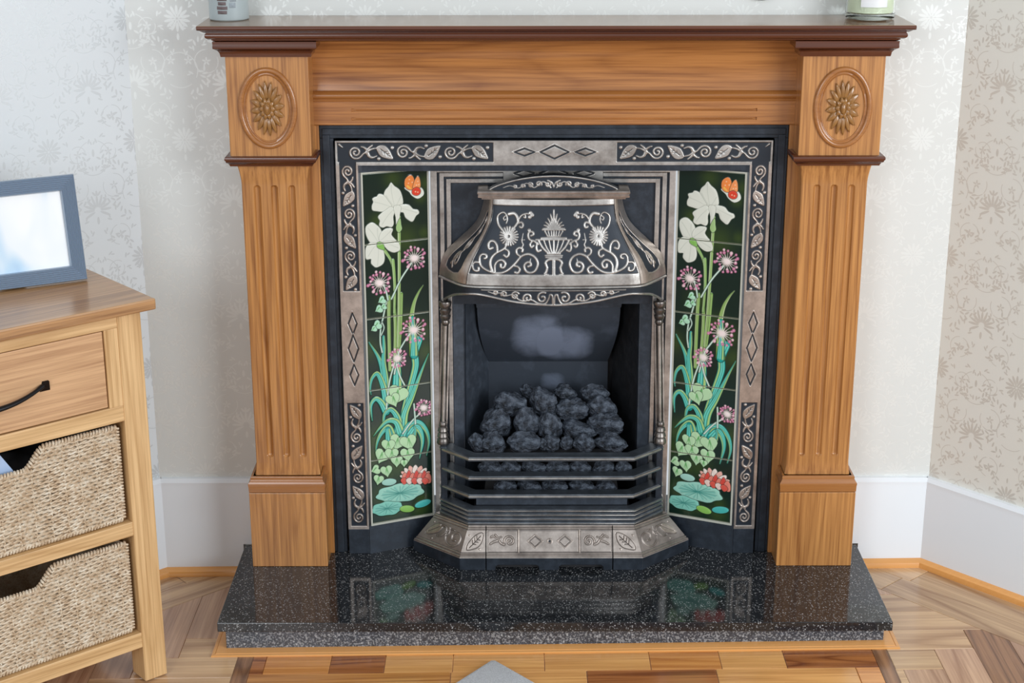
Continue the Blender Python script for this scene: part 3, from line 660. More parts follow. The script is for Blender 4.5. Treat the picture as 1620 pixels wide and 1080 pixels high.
# --- splayed tile columns
P0 = Vector((.3975,-.0655)); P1 = Vector((.2610,-.0065)); TW = (P1-P0).length
td = (P1-P0)/TW
NT_L = Vector((td.y*0+0,0,0))
def tp(sgn, a, z, h=0.):       # a: 0 at the left edge as seen, TW at the right edge; h: out of the wall
    o = P0+td*a if sgn<0 else P1-td*a
    nn = Vector((-td.y, td.x)) ; nn = nn if nn.y<0 else -nn
    x = o.x+nn.x*h; return ((-x if sgn<0 else x), o.y+nn.y*h, z)
ZJ = [.8560,.7050,.5430,.3825,.2205,.0715]
GR1, GR2, TQ1, TQ2, PG, CR = (.17,.33,.08),(.40,.58,.20),(.01,.33,.29),(.16,.62,.50),(.36,.60,.35),(.60,.63,.52)
PK, PK2, WH, RD, OR, DKG = (.55,.17,.30),(.78,.52,.56),(.82,.80,.72),(.70,.06,.03),(.85,.25,.06),(.006,.018,.010)
# picture plane of the left column, used to read the painting off the photograph
nL = Vector((td.y, td.x, 0)); Pp0 = Vector((-P0.x, P0.y, 0)); nLv = Vector((-td.x,td.y,0)).cross(Vector((0,0,1)))
def tpx(px, py):
    q = onpl(px, py, Pp0, nLv); return ((Vector((q.x,q.y))-Vector((-P0.x,P0.y))).dot(Vector((-td.x,td.y))), q.z)
art = Ras(0, TW, ZJ[-1], ZJ[0], .00085, (.008,.022,.016))
nz_ = np.zeros_like(art.X)
for k in range(26):
    cx, cz, rr = rng.rand()*TW, ZJ[-1]+rng.rand()*(ZJ[0]-ZJ[-1]), .012+.02*rng.rand(); nz_ = np.maximum(nz_, np.exp(-((art.X-cx)**2+(art.Z-cz)**2)/rr**2))
art.C = art.C*(1-.6*nz_[...,None])+np.array((.05,.085,.018))*.6*nz_[...,None]
def Zm(ox, oy, k): return lambda p: tpx(ox+p[0]/k, oy+p[1]/k)
z6, z7, z8, zf = Zm(560,260,6.75), Zm(560,400,6.75), Zm(560,550,6.75), Zm(560,540,3.6)
PXM = .00129
def shape(f, pts, col, edge=DKG, h=.9, ew=.9, n=3, lite=True):
    p = [f(q) for q in cr(pts,n,True)]
    art.line(p, (2.1+ew)*PXM*.8, h=.3, col=edge, dome=False); art.poly(p, h=h, col=col, soft=.004)
    if lite: art.line(p, .55*PXM, h=h*.9, col=tuple(min(1,c*1.25+.05) for c in col), dome=False)
def blade(f, pts, w0, w1, c1=TQ1, c2=TQ2, hi=GR2):
    w0 = w0*(1.65 if w0>7 else 1.15)
    p = [f(q) for q in cr(pts,8)]; m = PXM
    art.stroke(p, (w0+1.6)*m, (w1+1.2)*m, h=.3, col=DKG, dome=False); art.stroke(p, w0*m, w1*m, h=.9, col=c1)
    P = np.array(p); T = np.gradient(P, axis=0); T /= np.maximum(np.hypot(*T.T),1e-9)[:,None]; Nn = np.stack([-T[:,1],T[:,0]],1)
    L = np.linspace(0,1,len(P))[:,None]; wd = (w0+(w1-w0)*L)*m/2
    for o,c,q in ((-.62,hi,.24),(.1,c2,.2),(.66,c2,.16)):
        art.stroke(P+Nn*wd*o, max(w0*q,.7)*m, max(w1*q,.4)*m, h=1., col=c, dome=False)
    for o in (-.28,.38): art.stroke(P+Nn*wd*o, .45*m, .4*m, h=.7, col=tuple(x*.45 for x in c1), dome=False)
def allium(f, c, r, k=1.):
    n = 26
    for i in range(n):
        a = 2*math.pi*i/n+.15*(i%3); rr = r*(.72+.34*((i*7)%5)/4)
        e = (c[0]+rr*math.cos(a), c[1]+rr*math.sin(a)*.95)
        art.stroke([f(c), f(e)], .9*PXM, .5*PXM, h=.6, col=(.62,.56,.50), dome=False)
    for i in range(n):
        a = 2*math.pi*i/n+.15*(i%3); rr = r*(.72+.34*((i*7)%5)/4)
        e = (c[0]+rr*math.cos(a), c[1]+rr*math.sin(a)*.95)
        art.disc(f(e), (1.75 if i%3 else 2.3)*PXM*k, h=.9, col=PK2 if i%4==1 else PK)
        art.disc(f(e), .6*PXM*k, h=1, col=(.85,.62,.66))
    for i in range(16):
        a = 2*math.pi*i/16; e = (c[0]+r*.45*math.cos(a), c[1]+r*.4*math.sin(a)); art.stroke([f(c),f(e)], 2.2*PXM*k, .8*PXM, h=1, col=(.86,.74,.70))
    art.disc(f(c), 2.6*PXM*k, h=1, col=(.90,.76,.74))
def heart(f, c, r, col=(.42,.66,.38), rot=0):
    r = r*1.18
    pts = []
    for t in np.linspace(0,2*math.pi,22,endpoint=False):
        x = 16*math.sin(t)**3; y = 13*math.cos(t)-5*math.cos(2*t)-2*math.cos(3*t)-math.cos(4*t)
        x, y = x/16*r, -y/16*r*1.05
        pts.append((c[0]+x*math.cos(rot)-y*math.sin(rot), c[1]+x*math.sin(rot)+y*math.cos(rot)))
    shape(f, pts, col, n=1)
    for q in (-.5,0,.5):
        e = (c[0]+r*.7*math.sin(-rot+q), c[1]+r*.6*math.cos(rot+q)); art.stroke([f((c[0]-0*r,c[1]-.45*r)), f(e)], 1.9*PXM, .6*PXM, h=.8, col=(.13,.38,.12), dome=False)
# upright leaves and stems, back to front
blade(z7, [(372,470),(372,760),(378,1080),(385,1250)], 5.0, 5.5, GR1, GR2, (.5,.62,.32))
blade(z7, [(500,440),(492,760),(470,1080),(450,1230)], 6.2, 6.5, GR1, GR2, (.5,.62,.32))
blade(z7, [(432,600),(440,800),(436,1080),(430,1200)], 4.5, 5, GR1, GR2, (.5,.62,.32))
blade(z8, [(690,-80),(650,60),(655,200),(600,420),(545,620),(500,840)], 8, 9)
blade(z7, [(640,1080),(625,900),(615,700),(640,540),(690,420),(738,345)], 9.5, .8, GR1, GR2, (.55,.68,.35))
blade(z7, [(640,1090),(640,900),(625,690)], 7.5, 6)
blade(z8, [(460,450),(462,330),(462,190)], 11, 12)
blade(z8, [(350,560),(325,330),(270,120),(160,-60)], 10, 1.2)
blade(z8, [(335,600),(340,360),(315,150),(320,0),(315,-120)], 8, 4)
blade(z8, [(345,560),(310,400),(250,275),(190,330),(172,430),(182,500)], 8, 1.2)
blade(z8, [(345,680),(290,580),(230,545),(180,620),(195,780)], 8, 1.)
blade(z8, [(520,890),(545,700),(620,520),(690,330),(740,200),(797,62)], 9.5, .8, (.04,.36,.24), TQ2, GR2)
blade(z8, [(470,900),(470,760),(400,660),(330,700),(310,820)], 9, 3)
blade(z8, [(500,900),(450,790),(360,780),(280,850),(208,942)], 9, .8, (.04,.38,.26), TQ2, GR2)
blade(z8, [(420,980),(370,850),(300,900),(250,1000),(230,1120)], 9, 1.)
blade(z8, [(385,1100),(370,960),(360,870)], 10, 8)
blade(z8, [(530,960),(590,830),(690,800),(770,880),(800,1000),(775,1150)], 9, 1.2)
blade(z8, [(600,930),(660,850),(710,900),(730,1010),(700,1180)], 9, 1.2)
blade(z8, [(640,1000),(655,880),(640,840)], 6, 3)
for pts in ([(480,560),(482,820),(482,1090)],): blade(z6, pts, 4.6, 4.6, (.30,.46,.18), GR2, (.62,.72,.45))
blade(z7, [(482,0),(482,300),(478,660),(470,1000)], 4.4, 4.4, (.30,.46,.18), GR2, (.62,.72,.45))
blade(z6, [(285,870),(345,945),(400,1040),(425,1180)], 4.5, 3, (.24,.46,.14), GR2, (.55,.70,.38))
blade(z7, [(415,80),(428,230),(435,400),(430,640)], 4.5, 3.5, (.24,.46,.14), GR2, (.55,.70,.38))
ST = (.50,.68,.56)
def stalk(f, pts, wd=2.6):
    p = [f(q) for q in cr(pts,6)]; art.stroke(p,(wd+1.6)*PXM,h=.3,col=DKG,dome=False); art.stroke(p,wd*PXM,h=.95,col=ST); art.stroke(p,wd*.3*PXM,h=1,col=(.74,.85,.74),dome=False)
stalk(z7,[(612,110),(500,280),(400,490)]); stalk(z7,[(318,345),(345,420),(362,500)])
stalk(z7,[(595,860),(530,960),(470,1080),(430,1290)]); stalk(z8,[(432,160),(375,380),(345,650)]); stalk(z8,[(450,170),(490,300),(540,400)])
stalk(z8,[(705,700),(610,790),(520,915)]); stalk(z8,[(640,600),(648,700),(655,810)])
stalk(z7,[(345,520),(310,690),(285,800),(280,950),(300,1060)],2.4); stalk(z7,[(300,740),(320,800),(290,880)],1.6)
for c,r in (((300,505),34),((318,575),26),((268,600),34),((250,770),40),((215,810),26)): heart(z7,c,r,(.42,.70,.50),R(60))
allium(z6,(645,1000),122,1.15); allium(z7,(275,320),122,1.15); allium(z7,(640,820),135,1.2); allium(z8,(465,110),98,1.1); allium(z8,(745,640),85,1.05)
# irises
IW = (.70,.71,.62)
for pts in ([(395,200),(430,235),(480,270),(505,320),(520,390),(515,420),(480,450),(430,460),(370,440),(330,400),(320,340),(335,280),(370,240)],
  [(320,335),(265,320),(245,345),(200,365),(210,400),(195,440),(200,485),(250,495),(300,500),(340,480),(400,450),(360,390)],
  [(400,450),(350,480),(295,520),(260,560),(280,600),(272,650),(310,670),(350,655),(400,665),(420,630),(415,560),(430,500)],
  [(480,440),(540,430),(590,440),(630,480),(680,490),(690,520),(660,545),(625,605),(585,590),(550,560),(530,510),(490,500)],
  [(425,450),(495,450),(482,560),(478,650),(455,655),(448,560)]): shape(z6, pts, IW, edge=(.20,.22,.18), ew=.2)
for pts in ([(185,625),(130,665),(130,740),(160,810),(190,835),(260,825),(300,790),(285,700),(240,650)],
  [(290,730),(340,690),(410,690),(395,750),(435,800),(440,815),(300,830),(270,790)],
  [(310,830),(440,820),(480,850),(485,910),(430,935),(380,920),(345,890)],
  [(240,840),(290,850),(300,890),(320,960),(322,1020),(300,1065),(240,1095),(205,1075),(185,1050),(185,1005),(135,1010),(125,960),(130,890),(170,840)]): shape(z6, pts, IW, edge=(.20,.22,.18), ew=.2)
for f,pts in ((z6,[(395,215),(400,300),(430,440)]),(z6,[(340,330),(380,390),(430,450)]),(z6,[(500,340),(470,400),(445,450)]),(z6,[(215,400),(300,420),(400,455)]),(z6,[(300,640),(350,560),(420,480)]),(z6,[(670,515),(590,490),(500,465)]),
  (z6,[(150,680),(200,740),(250,820)]),(z6,[(250,680),(250,740),(262,815)]),(z6,[(400,700),(340,760),(280,815)]),(z6,[(470,890),(400,860),(320,835)]),(z6,[(150,980),(200,900),(250,850)]),(z6,[(250,1080),(260,960),(260,860)])):
    art.stroke([f(q) for q in cr(pts,5)], .9*PXM, .5*PXM, h=.7, col=(.50,.53,.45), dome=False)
shape(z6,[(255,835),(300,840),(325,900),(300,905),(250,880)],(.22,.46,.10)); shape(z6,[(455,650),(490,575),(500,640),(508,690),(480,722),(455,700)],(.35,.52,.22))
# butterfly
shape(z6,[(540,248),(590,290),(620,330),(680,362),(735,330),(742,290),(715,250),(640,230)],(.75,.78,.68))
shape(z6,[(597,115),(548,160),(545,230),(580,265),(625,260),(640,200),(632,140)],OR); shape(z6,[(640,200),(655,160),(680,128),(700,160),(705,240),(670,262),(630,250)],(.88,.30,.10)); shape(z6,[(625,270),(670,245),(705,270),(700,310),(665,328),(625,312)],RD)
art.stroke([z6((570,230)),z6((600,255))],3*PXM,2*PXM,h=1,col=(.88,.52,.10)); 
for q in ((590,160),(620,190),(580,200),(680,180),(665,220),(690,215),(655,290),(680,295)): art.disc(z6(q),1.0*PXM,h=1,col=(.92,.62,.40))
# heart leaves, pods, lotus, lily pads
for c,r,ro in (((250,300),48,.3),((222,330),34,-.4),((250,570),40,.3),((310,572),40,-.3),((195,590),32,0),((160,650),36,.4),((215,640),32,0),((305,640),34,-.1),((243,678),28,0),((285,690),17,0),((125,730),22,1.2),((185,735),28,-.2),((140,785),24,.2)): heart(zf,c,r,(.46,.68,.40),ro)
def ell(c, a, b, n=20, rot=0, wob=0): return [(c[0]+a*math.cos(t)*(1+wob*math.sin(7*t)), c[1]+b*math.sin(t)*(1+wob*math.sin(7*t))+rot*a*math.cos(t)) for t in np.linspace(0,2*math.pi,n,endpoint=False)]
shape(zf, ell((200,800),40,18,rot=-.1), (.36,.62,.52)); shape(zf, ell((262,862),132,50,32,-.12,.06), (.32,.62,.50)); shape(zf, ell((190,950),88,38,30,-.12,.06), (.22,.56,.45)); shape(zf, ell((302,952),40,18), (.25,.50,.10)); shape(zf, ell((392,922),44,18,rot=-.3), (.07,.46,.42))
for c,a,b,k in (((262,862),125,46,12),((190,950),82,34,11)):
    for i in range(k):
        t = 2*math.pi*i/k; art.stroke([zf(c), zf((c[0]+a*.80*math.cos(t+.2), c[1]+b*.80*math.sin(t+.2)-.12*a*math.cos(t+.2)))], 1.2*PXM, 3.0*PXM, h=.7, col=(.20,.50,.41), dome=False); art.stroke([zf(c), zf((c[0]+a*.86*math.cos(t), c[1]+b*.86*math.sin(t)-.12*a*math.cos(t)))], 1.2*PXM, .7*PXM, h=.8, col=(.03,.22,.18), dome=False)
for i in range(9):
    t = math.pi+math.pi*i/8; e = (350+88*math.cos(t), 765+62*math.sin(t)); shape(zf,[(350,790),(350+60*math.cos(t-.28),775+42*math.sin(t-.28)),e,(350+60*math.cos(t+.28),775+42*math.sin(t+.28))],(.78,.42,.34) if i%2 else (.84,.70,.62))
for i in range(7):
    x = 290+22*i; shape(zf,[(x-16,800),(x-14,765),(x,735 if i%2 else 748),(x+14,765),(x+14,802)],(.66,.07,.05) if i%2 else (.74,.22,.16))
for i in range(5):
    x = 285+30*i; shape(zf,[(x-18,790),(x,776),(x+20,792),(x,812)],(.84,.62,.54) if i%2 else (.70,.10,.07))
tile_mesh = []
for k in range(5):
    zb, zt = ZJ[k+1]+.0006, ZJ[k]-.0006
    nx = int((TW-.0075)/.00085); nz = int((zt-zb)/.00085)
    X, Zz = np.meshgrid(np.linspace(.0038,TW-.0038,nx), np.linspace(zb,zt,nz))
    Cc = art.sample(art.C, X, Zz); Hh = art.sample(art.H, X, Zz)
    ed = np.minimum(np.minimum(X-X.min(), X.max()-X), np.minimum(Zz-zb, zt-Zz)); Hh = Hh*.0011-.0005*np.clip(1-ed/.0012,0,1)
    # edges of the tile show the pale body where two tiles meet
    jz = np.minimum(Zz-zb, zt-Zz); jc = np.clip(1-jz/.0012,0,1)[...,None]*.9; Cc = Cc*(1-jc)+np.array((.50,.52,.38))*jc
    for s in (-1,1):
        o2 = P0 if s<0 else P1; dd = td if s<0 else -td; nn = Vector((-td.y, td.x)); nn = nn if nn.y<0 else -nn
        gx = o2.x+dd.x*X+nn.x*Hh; gy = o2.y+dd.y*X+nn.y*Hh
        if s<0: gx = -gx
        # the mirrored column is splayed the other way, the painting is the same
        o = grid('tile', gx, gy, Zz, m_tile, fi, Cc)
        o['label'] = ['glazed tile with a white iris and orange butterfly','glazed tile with iris petals and pink allium heads','glazed tile with allium and long green stems','glazed tile with arching turquoise leaves','glazed tile with a red water lily and pads'][k]
for s in (-1,1):
    mb = MB()
    def slab(a0,a1,z0,z1,h0,h1):
        p = [tp(s,a0,z0,h0),tp(s,a1,z0,h0),tp(s,a1,z0,h1),tp(s,a0,z0,h1),tp(s,a0,z1,h0),tp(s,a1,z1,h0),tp(s,a1,z1,h1),tp(s,a0,z1,h1)]; mb.hexa(p)
    zt, zb = ZJ[0]+.003, ZJ[-1]-.0045
    slab(0,.0036,zb,zt,-.002,.0014); slab(TW-.0036,TW,zb,zt,-.002,.0014); slab(.0036,TW-.0036,ZJ[0],zt,-.002,.0014); slab(.0036,TW-.0036,zb,ZJ[-1],-.002,.0014)
    F_(mb,'tile_edging',m_grout)
    mb = MB(); slab(0.003,TW-.003,ZJ[-1],ZJ[0],-.006,-.0022); F_(mb,'tile_bed',m_iron_soot)
    mb = MB(); slab(-.004,TW+.004,0,zb,-.006,-.0008); F_(mb,'splayed_plate',m_iron)
    mb = MB(); slab(-.004,TW+.004,zt,.876,-.006,-.0008); F_(mb,'splayed_plate',m_iron)

# --- stepped frame round the opening
YF = -.010
def ustrip(x1, x0, zt, zb_, yf, name, mat, top=True, cut=.104):
    mb = MB()
    for s in (-1,1):
        a,b = (x0,x1) if s>0 else (-x1,-x0); mb.box(a,b,yf,.004,zb_,zt)
        if top: mb.box(*( (cut,x0) if s>0 else (-x0,-cut)), yf, .004, zt-(x1-x0)*.94, zt)
    return F_(mb,name,mat,bevel=.0008)
ustrip(.2565,.2436,.8605,.0, YF-.004,'outer_fillet',m_steel)
ustrip(.2380,.2290,.8475,.0, YF-.0035,'middle_fillet',m_steel)
ustrip(.2238,.2147,.8345,.10, YF-.003,'inner_fillet',m_steel)
mb = MB(); mb.box(-.2570,-.2130,YF+.002,.006,0,.8600); mb.box(.2130,.2570,YF+.002,.006,0,.8600); mb.box(-.2130,.2130,YF+.003,.006,.560,.8600)
F_(mb,'frame_plate',m_iron)
r = Ras(-.104,.104,.816,.8605,RES); r.M[:] = 1; r.H[:] = 1
for cx,hx,hz in ((-.0605,.0205,.0075),(.0008,.029,.0125),(.064,.0205,.0075)): r.line([(cx-hx,.846),(cx,.846+hz),(cx+hx,.846),(cx,.846-hz)],.0028,carve=True,h=.8,dome=False)
grid('centre_plaque', r.X, YF-.002-.0022*r.H, r.Z, m_relief, fi, r.M)

# colonnettes with ringed caps and bases
for s in (-1,1):
    for xx, z0, z1, nm in ((.2290,.5170,.5730,'ringed_cap'),(.2380,.2440,.2975,'ringed_base')):
        mb = MB(); pr = []
        L = z1-z0; up = nm=='ringed_cap'
        segs = [(0,.0050),(.05,.0078),(.16,.0088),(.22,.0072),(.27,.0100),(.40,.0118),(.46,.0090),(.52,.0112),(.64,.0130),(.70,.0100),(.76,.0122),(.90,.0142),(.97,.0130),(1.0,.009)]
        if not up: segs = [(1-a,b) for a,b in segs[::-1]]
        mb.lathe([(0,0)]+[(b,a*L) for a,b in segs]+[(0,L)], (s*xx,-.0235,z0), 20)
        F_(mb,nm,m_cap,smooth=40)
    F_(MB().tube([(s*.2375,-.022,.29),(s*.2292,-.022,.52)],[.0042,.0042],10).tube([(s*.2455,-.017,.29),(s*.2370,-.017,.52)],.0022,8).tube([(s*.2300,-.017,.29),(s*.2215,-.017,.52)],.0022,8),'colonnette',m_steel,smooth=40)

# --- hood
HL = [(.803,.1425,.1280,.062),(.785,.1455,.1290,.064),(.76,.1530,.1330,.0685),(.737,.1675,.1420,.0755),(.703,.2030,.1590,.0850),(.680,.2250,.1705,.0905),(.655,.2360,.1800,.0950),(.634,.2395,.1835,.0970),(.626,.2400,.1840,.0975)]
hz = np.array([h[0] for h in HL])[::-1]
def hint(z, k):
    v = np.array([h[k] for h in HL])[::-1]
    # smooth (monotone enough) cubic interpolation by resampled Catmull-Rom
    P = np.array(cr(list(zip(hz,v)),12)); return np.interp(z, P[:,0], P[:,1])
YW = -.016
def hood_pt(u, z):
    X = 0; Y = 0; W = 0; u = np.asarray(u,float); room = np.minimum(1-np.abs(u), .11)/.11
    for d_ in np.linspace(-1,1,9):
        w_ = 1-abs(d_)*.8; x, y = hood_raw(u+d_*.11*room, z); X = X+w_*x; Y = Y+w_*y; W += w_
    return X/W, Y/W
def hood_raw(u, z, off=0.):     # u in [-1,1]; |u|<=.64 front, beyond that the side facets
    wo, wf, de = hint(z,1), hint(z,2), hint(z,3); a = np.abs(u); U0 = .64
    f = np.clip(a/U0,0,1); xf = wf*f; yf = -(de+.011*(1-f*f))
    g = np.clip((a-U0)/(1-U0),0,1); xs = wf+(wo-wf)*g; ys = -de+(de+YW)*g-.004*np.sin(np.pi*g)
    x = np.where(a<=U0, xf, xs); y = np.where(a<=U0, yf, ys); return np.sign(u)*x, y
ho = empty('hood', (0,0,0)); ho.parent = fi
Hk = lambda p: ((p[0]/8.307+730-877)/781., 0)
def hy2z(py): return np.interp(py, [314,325,350,375,400,420,434,449], [.8050,.7908,.7585,.7270,.6955,.6700,.6515,.632])
def hp(p): return ((p[0]/8.307+730-877.3)/783., float(hy2z(p[1]/8.307+320)))
r = Ras(-.192,.192,.62,.812,.00075); r.M[:] = 1; r.H[:] = 1
pan = [( .1254,.7908),(.1262,.775),(.1290,.758),(.1385,.737),(.1545,.705),(.1665,.680),(.1750,.655),(.1765,.6525)]
pol = [(-x,z) for x,z in pan]+[(x,z) for x,z in pan[::-1]]
r.poly(pol, carve=True, h=1.)
r.line(pol, .0014, h=1.35, dome=False, mval=1) if False else None
def both(pts, w0, w1=None, n=6, **k):
    for m in (1,-1):
        q = [hp(p) for p in cr(pts,n)]; q = [(x*m,z) for x,z in q]; r.stroke(q, 1.25*w0/8.307*.00128, 1.25*(w1 or w0)/8.307*.00128, **k)
def bdisc(p, rad, **k):
    for m in (1,-1): q = hp(p); r.disc((q[0]*m,q[1]), rad/8.307*.00128, **k)
both([(560,390),(490,310),(465,230),(480,170),(540,135),(582,160),(600,225),(585,275)],24,12)
both([(575,180),(548,205),(560,235),(580,222)],12)
both([(650,370),(720,290),(742,250),(730,190),(690,145),(622,155)],20,34)
both([(740,235),(790,170),(850,145),(890,148)],20,16); both([(840,165),(845,200),(820,190)],14)
for q in ((910,135),(935,165),(900,190),(925,150)): bdisc(q,24)
both([(745,268),(790,258),(810,290),(795,325),(768,315)],20,22)
for k in range(20):
    a = 2*math.pi*k/20+.1; both([(620+30*math.cos(a),440+30*math.sin(a)),(620+118*math.cos(a),440+122*math.sin(a))],14,19,n=2)
bdisc((620,440),58); 
both([(590,520),(560,600),(440,670),(382,740),(368,820),(392,905)],20,30)
both([(560,605),(610,630),(618,680),(590,712),(556,690)],18,24)
both([(465,640),(455,560),(420,512),(370,512),(342,560),(358,610),(398,598)],22,26)
both([(220,760),(240,830),(300,880),(390,915),(480,925),(570,905),(650,850),(720,780),(790,700),(870,672),(940,690),(990,740),(1008,810),(972,890),(910,915),(850,895),(825,840),(850,790),(900,778),(915,820),(880,835)],22,24)
both([(900,790),(912,730)],16,6)
both([(228,815),(225,730),(260,685),(312,692),(315,730),(288,738)],20,22)
both([(220,790),(155,795),(125,840),(150,895),(205,900),(208,862)],20,24)
both([(430,915),(430,830),(470,770),(530,755),(572,800),(552,852),(512,848),(508,812)],20,24)
both([(690,830),(740,840),(765,880),(742,918),(705,912)],18,26)
both([(780,705),(730,670),(722,620),(760,590),(803,605),(800,640)],20,22); both([(785,600),(812,550),(795,500),(812,400)],16,6); both([(785,485),(830,485)],8)
both([(1010,540),(960,500),(900,480),(878,430),(892,385),(938,380),(950,412),(918,430)],20,22); bdisc((893,358),22)
both([(935,500),(905,545),(925,580),(948,562)],18,22); both([(1000,520),(990,590),(1010,632),(1045,620)],18,24)
for tx,ty in ((1221,92),(1180,150),(1145,205),(1115,252),(1095,292),(1080,335)): both([(1221,330),(tx,ty)],34,12,n=2)
for q in (([(1075,350),(1221,350)],20),([(1105,372),(1140,430)],16),([(1150,372),(1165,430)],14),([(1190,372),(1195,430)],14),([(1221,372),(1221,430)],16),([(1140,435),(1221,435)],14),([(1060,462),(1221,458)],22),([(985,482),(1221,482)],16),
   ([(1020,490),(1070,580),(1150,660)],20),([(1090,490),(1130,590),(1180,660)],15),([(1160,490),(1180,590),(1205,660)],15),([(1221,490),(1221,660)],15),([(1140,665),(1221,665)],16),([(1112,690),(1221,690)],14),([(1118,714),(1221,714)],14),
   ([(1221,735),(1150,745),(1112,790),(1135,850),(1120,910),(1105,925)],24),([(1110,940),(1145,945)],24),([(1221,740),(1221,950)],30),([(1180,960),(1221,955)],20)): both(q[0],q[1],n=2)
both([(620,440),(621,441)],22,carve=True,h=.6,mval=.8,n=2)
nu, nzz = 420, 190
U, Zg = np.meshgrid(np.linspace(-.64,.64,nu), np.linspace(.6295,.8035,nzz)); X, Y = hood_pt(U, Zg)
M = r.sample(r.M, X, Zg); H = r.sample(r.H, X, Zg)
grid('hood_front', X, Y-.0018*H, Zg, m_relief, ho, M)
# side facets with a leafy inset
r2 = Ras(0,1,0,1,.004); r2.M[:] = 1; r2.H[:] = 1      # (g, t)
ins = [(.28,.84),(.40,.80),(.52,.62),(.66,.40),(.80,.13),(.30,.10),(.20,.35),(.14,.55),(.18,.75)]
r2.poly(cr(ins,3,True), carve=True, h=1.)
for cx,cy,rr in ((.52,.24,.11),(.42,.44,.085),(.34,.60,.06),(.29,.73,.04)):
    r2.stroke(spiral(cx,cy,rr,.02,1.4,R(-60),1,30),.045,.03)
r2.stroke([(.66,.18),(.45,.36),(.38,.54),(.30,.70)],.03)
for s in (-1,1):
    g, Zg = np.meshgrid(np.linspace(0,1,110), np.linspace(.6295,.8035,170)); t = (Zg-.632)/(.803-.632)
    X, Y = hood_pt(.64+.36*g, Zg); M = r2.sample(r2.M, g, t); H = r2.sample(r2.H, g, t)
    X = X+.0012*H; Y = Y-.0012*H
    if s>0: grid('hood_side', X, Y, Zg, m_relief_w, ho, M)
    else: grid('hood_side', -X[:,::-1], Y[:,::-1], Zg, m_relief_w, ho, M[:,::-1])
# rim lip below the panels
def hood_path(off, n=34, z=.63):
    us = np.linspace(-1,1,n*2+1); X, Y = hood_pt(us, np.full_like(us,z)); return [(float(x)*(1+off), float(y)-off*.1) for x,y in zip(X,Y)]
lip = [(0,.6300),(-.0015,.6290),(.0006,.6280),(.0032,.6262),(.0038,.6245),(.0025,.6226),(-.001,.6215),(-.004,.6215),(-.004,.6300)]
F_(MB().sweep(hood_path(0), lip),'hood_rim',m_steel,ho,smooth=40)
F_(MB().sweep(hood_path(0), [(-.003,.6305),(-.003,.632),(-.006,.632),(-.006,.6305)]),'rim_groove',m_iron_soot,ho)
# apron: pierced valance with a wavy lower edge, following the hood in plan
ax = [(-.2335,.5715),(-.2300,.5735),(-.2250,.5790),(-.2180,.5855),(-.2060,.5950),(-.1900,.6018),(-.1720,.6055),(-.1550,.6055),(-.1350,.6020),(-.1100,.5965),(-.0850,.5915),(-.0550,.5875),(-.0280,.5852),(0,.5842)]
ax += [(-x,z) for x,z in ax[-2::-1]]; AX = np.array(cr(ax,6)); AX = AX[np.argsort(AX[:,0])]
HPp = np.array(hood_path(0,60,.626)); 
def apr(x): return np.interp(x, AX[:,0], AX[:,1])
def apy(x): return np.interp(x, HPp[:,0]*.985, HPp[:,1])+.003
r = Ras(-.236,.236,.565,.628,.00075); r.M[:] = 0; r.H[:] = 0
low = [(x, apr(x)+.0021) for x in np.linspace(-.231,.231,160)]; r.stroke(low, .0042, h=1.)
upb = [(x,.6178-.0001) for x in np.linspace(-.15,.15,20)]; r.stroke(upb,.0022)
for m in (1,-1):
    F2 = lambda p: (m*(p[0]/3.857+680-877)/783., .5862+ (163-p[1])/3.857*.00136)
    r.stroke([F2(q) for q in cr([(756,158),(752,108),(738,98),(728,125),(712,150),(690,158)],6)],.0034,.0030)
    for c,rr,a,dr in (((690,118),36,-60,-1),((598,120),30,150,1),((518,106),26,-30,-1),((448,97),18,150,1),((395,90),12,-30,-1)):
        r.stroke([F2(q) for q in spiral(c[0],c[1],rr,7,1.15,R(a),dr,26)],.0036,.0040)
    r.stroke([F2(q) for q in cr([(705,158),(660,150),(620,130),(575,138),(540,128),(500,100),(455,108),(425,90),(390,95),(350,84)],6)],.0034,.0020)
nx = 500; xs = np.linspace(-.2335,.2335,nx); tt = np.linspace(0,1,46)
X, T = np.meshgrid(xs, tt); zl = apr(X); zu = np.full_like(X,.6225); Zg = zl+(zu-zl)*T; M = r.sample(r.M,X,Zg); H = r.sample(r.H,X,Zg)
grid('hood_apron', X, apy(X)-.0018*H, Zg, m_relief, ho, M)
Xb, Tb = np.meshgrid(xs[::6], [0,1]); grid('apron_back', Xb, np.where(Tb>0,apy(Xb)+.006,apy(Xb)), apr(Xb)-.0001+Tb*.001, m_iron, ho)
Xb, Tb = np.meshgrid(xs[::6], [0,1]); grid('apron_lining', Xb, apy(Xb)+.006, apr(Xb)+(.6225-apr(Xb))*Tb, m_iron_soot, ho, flip=True)
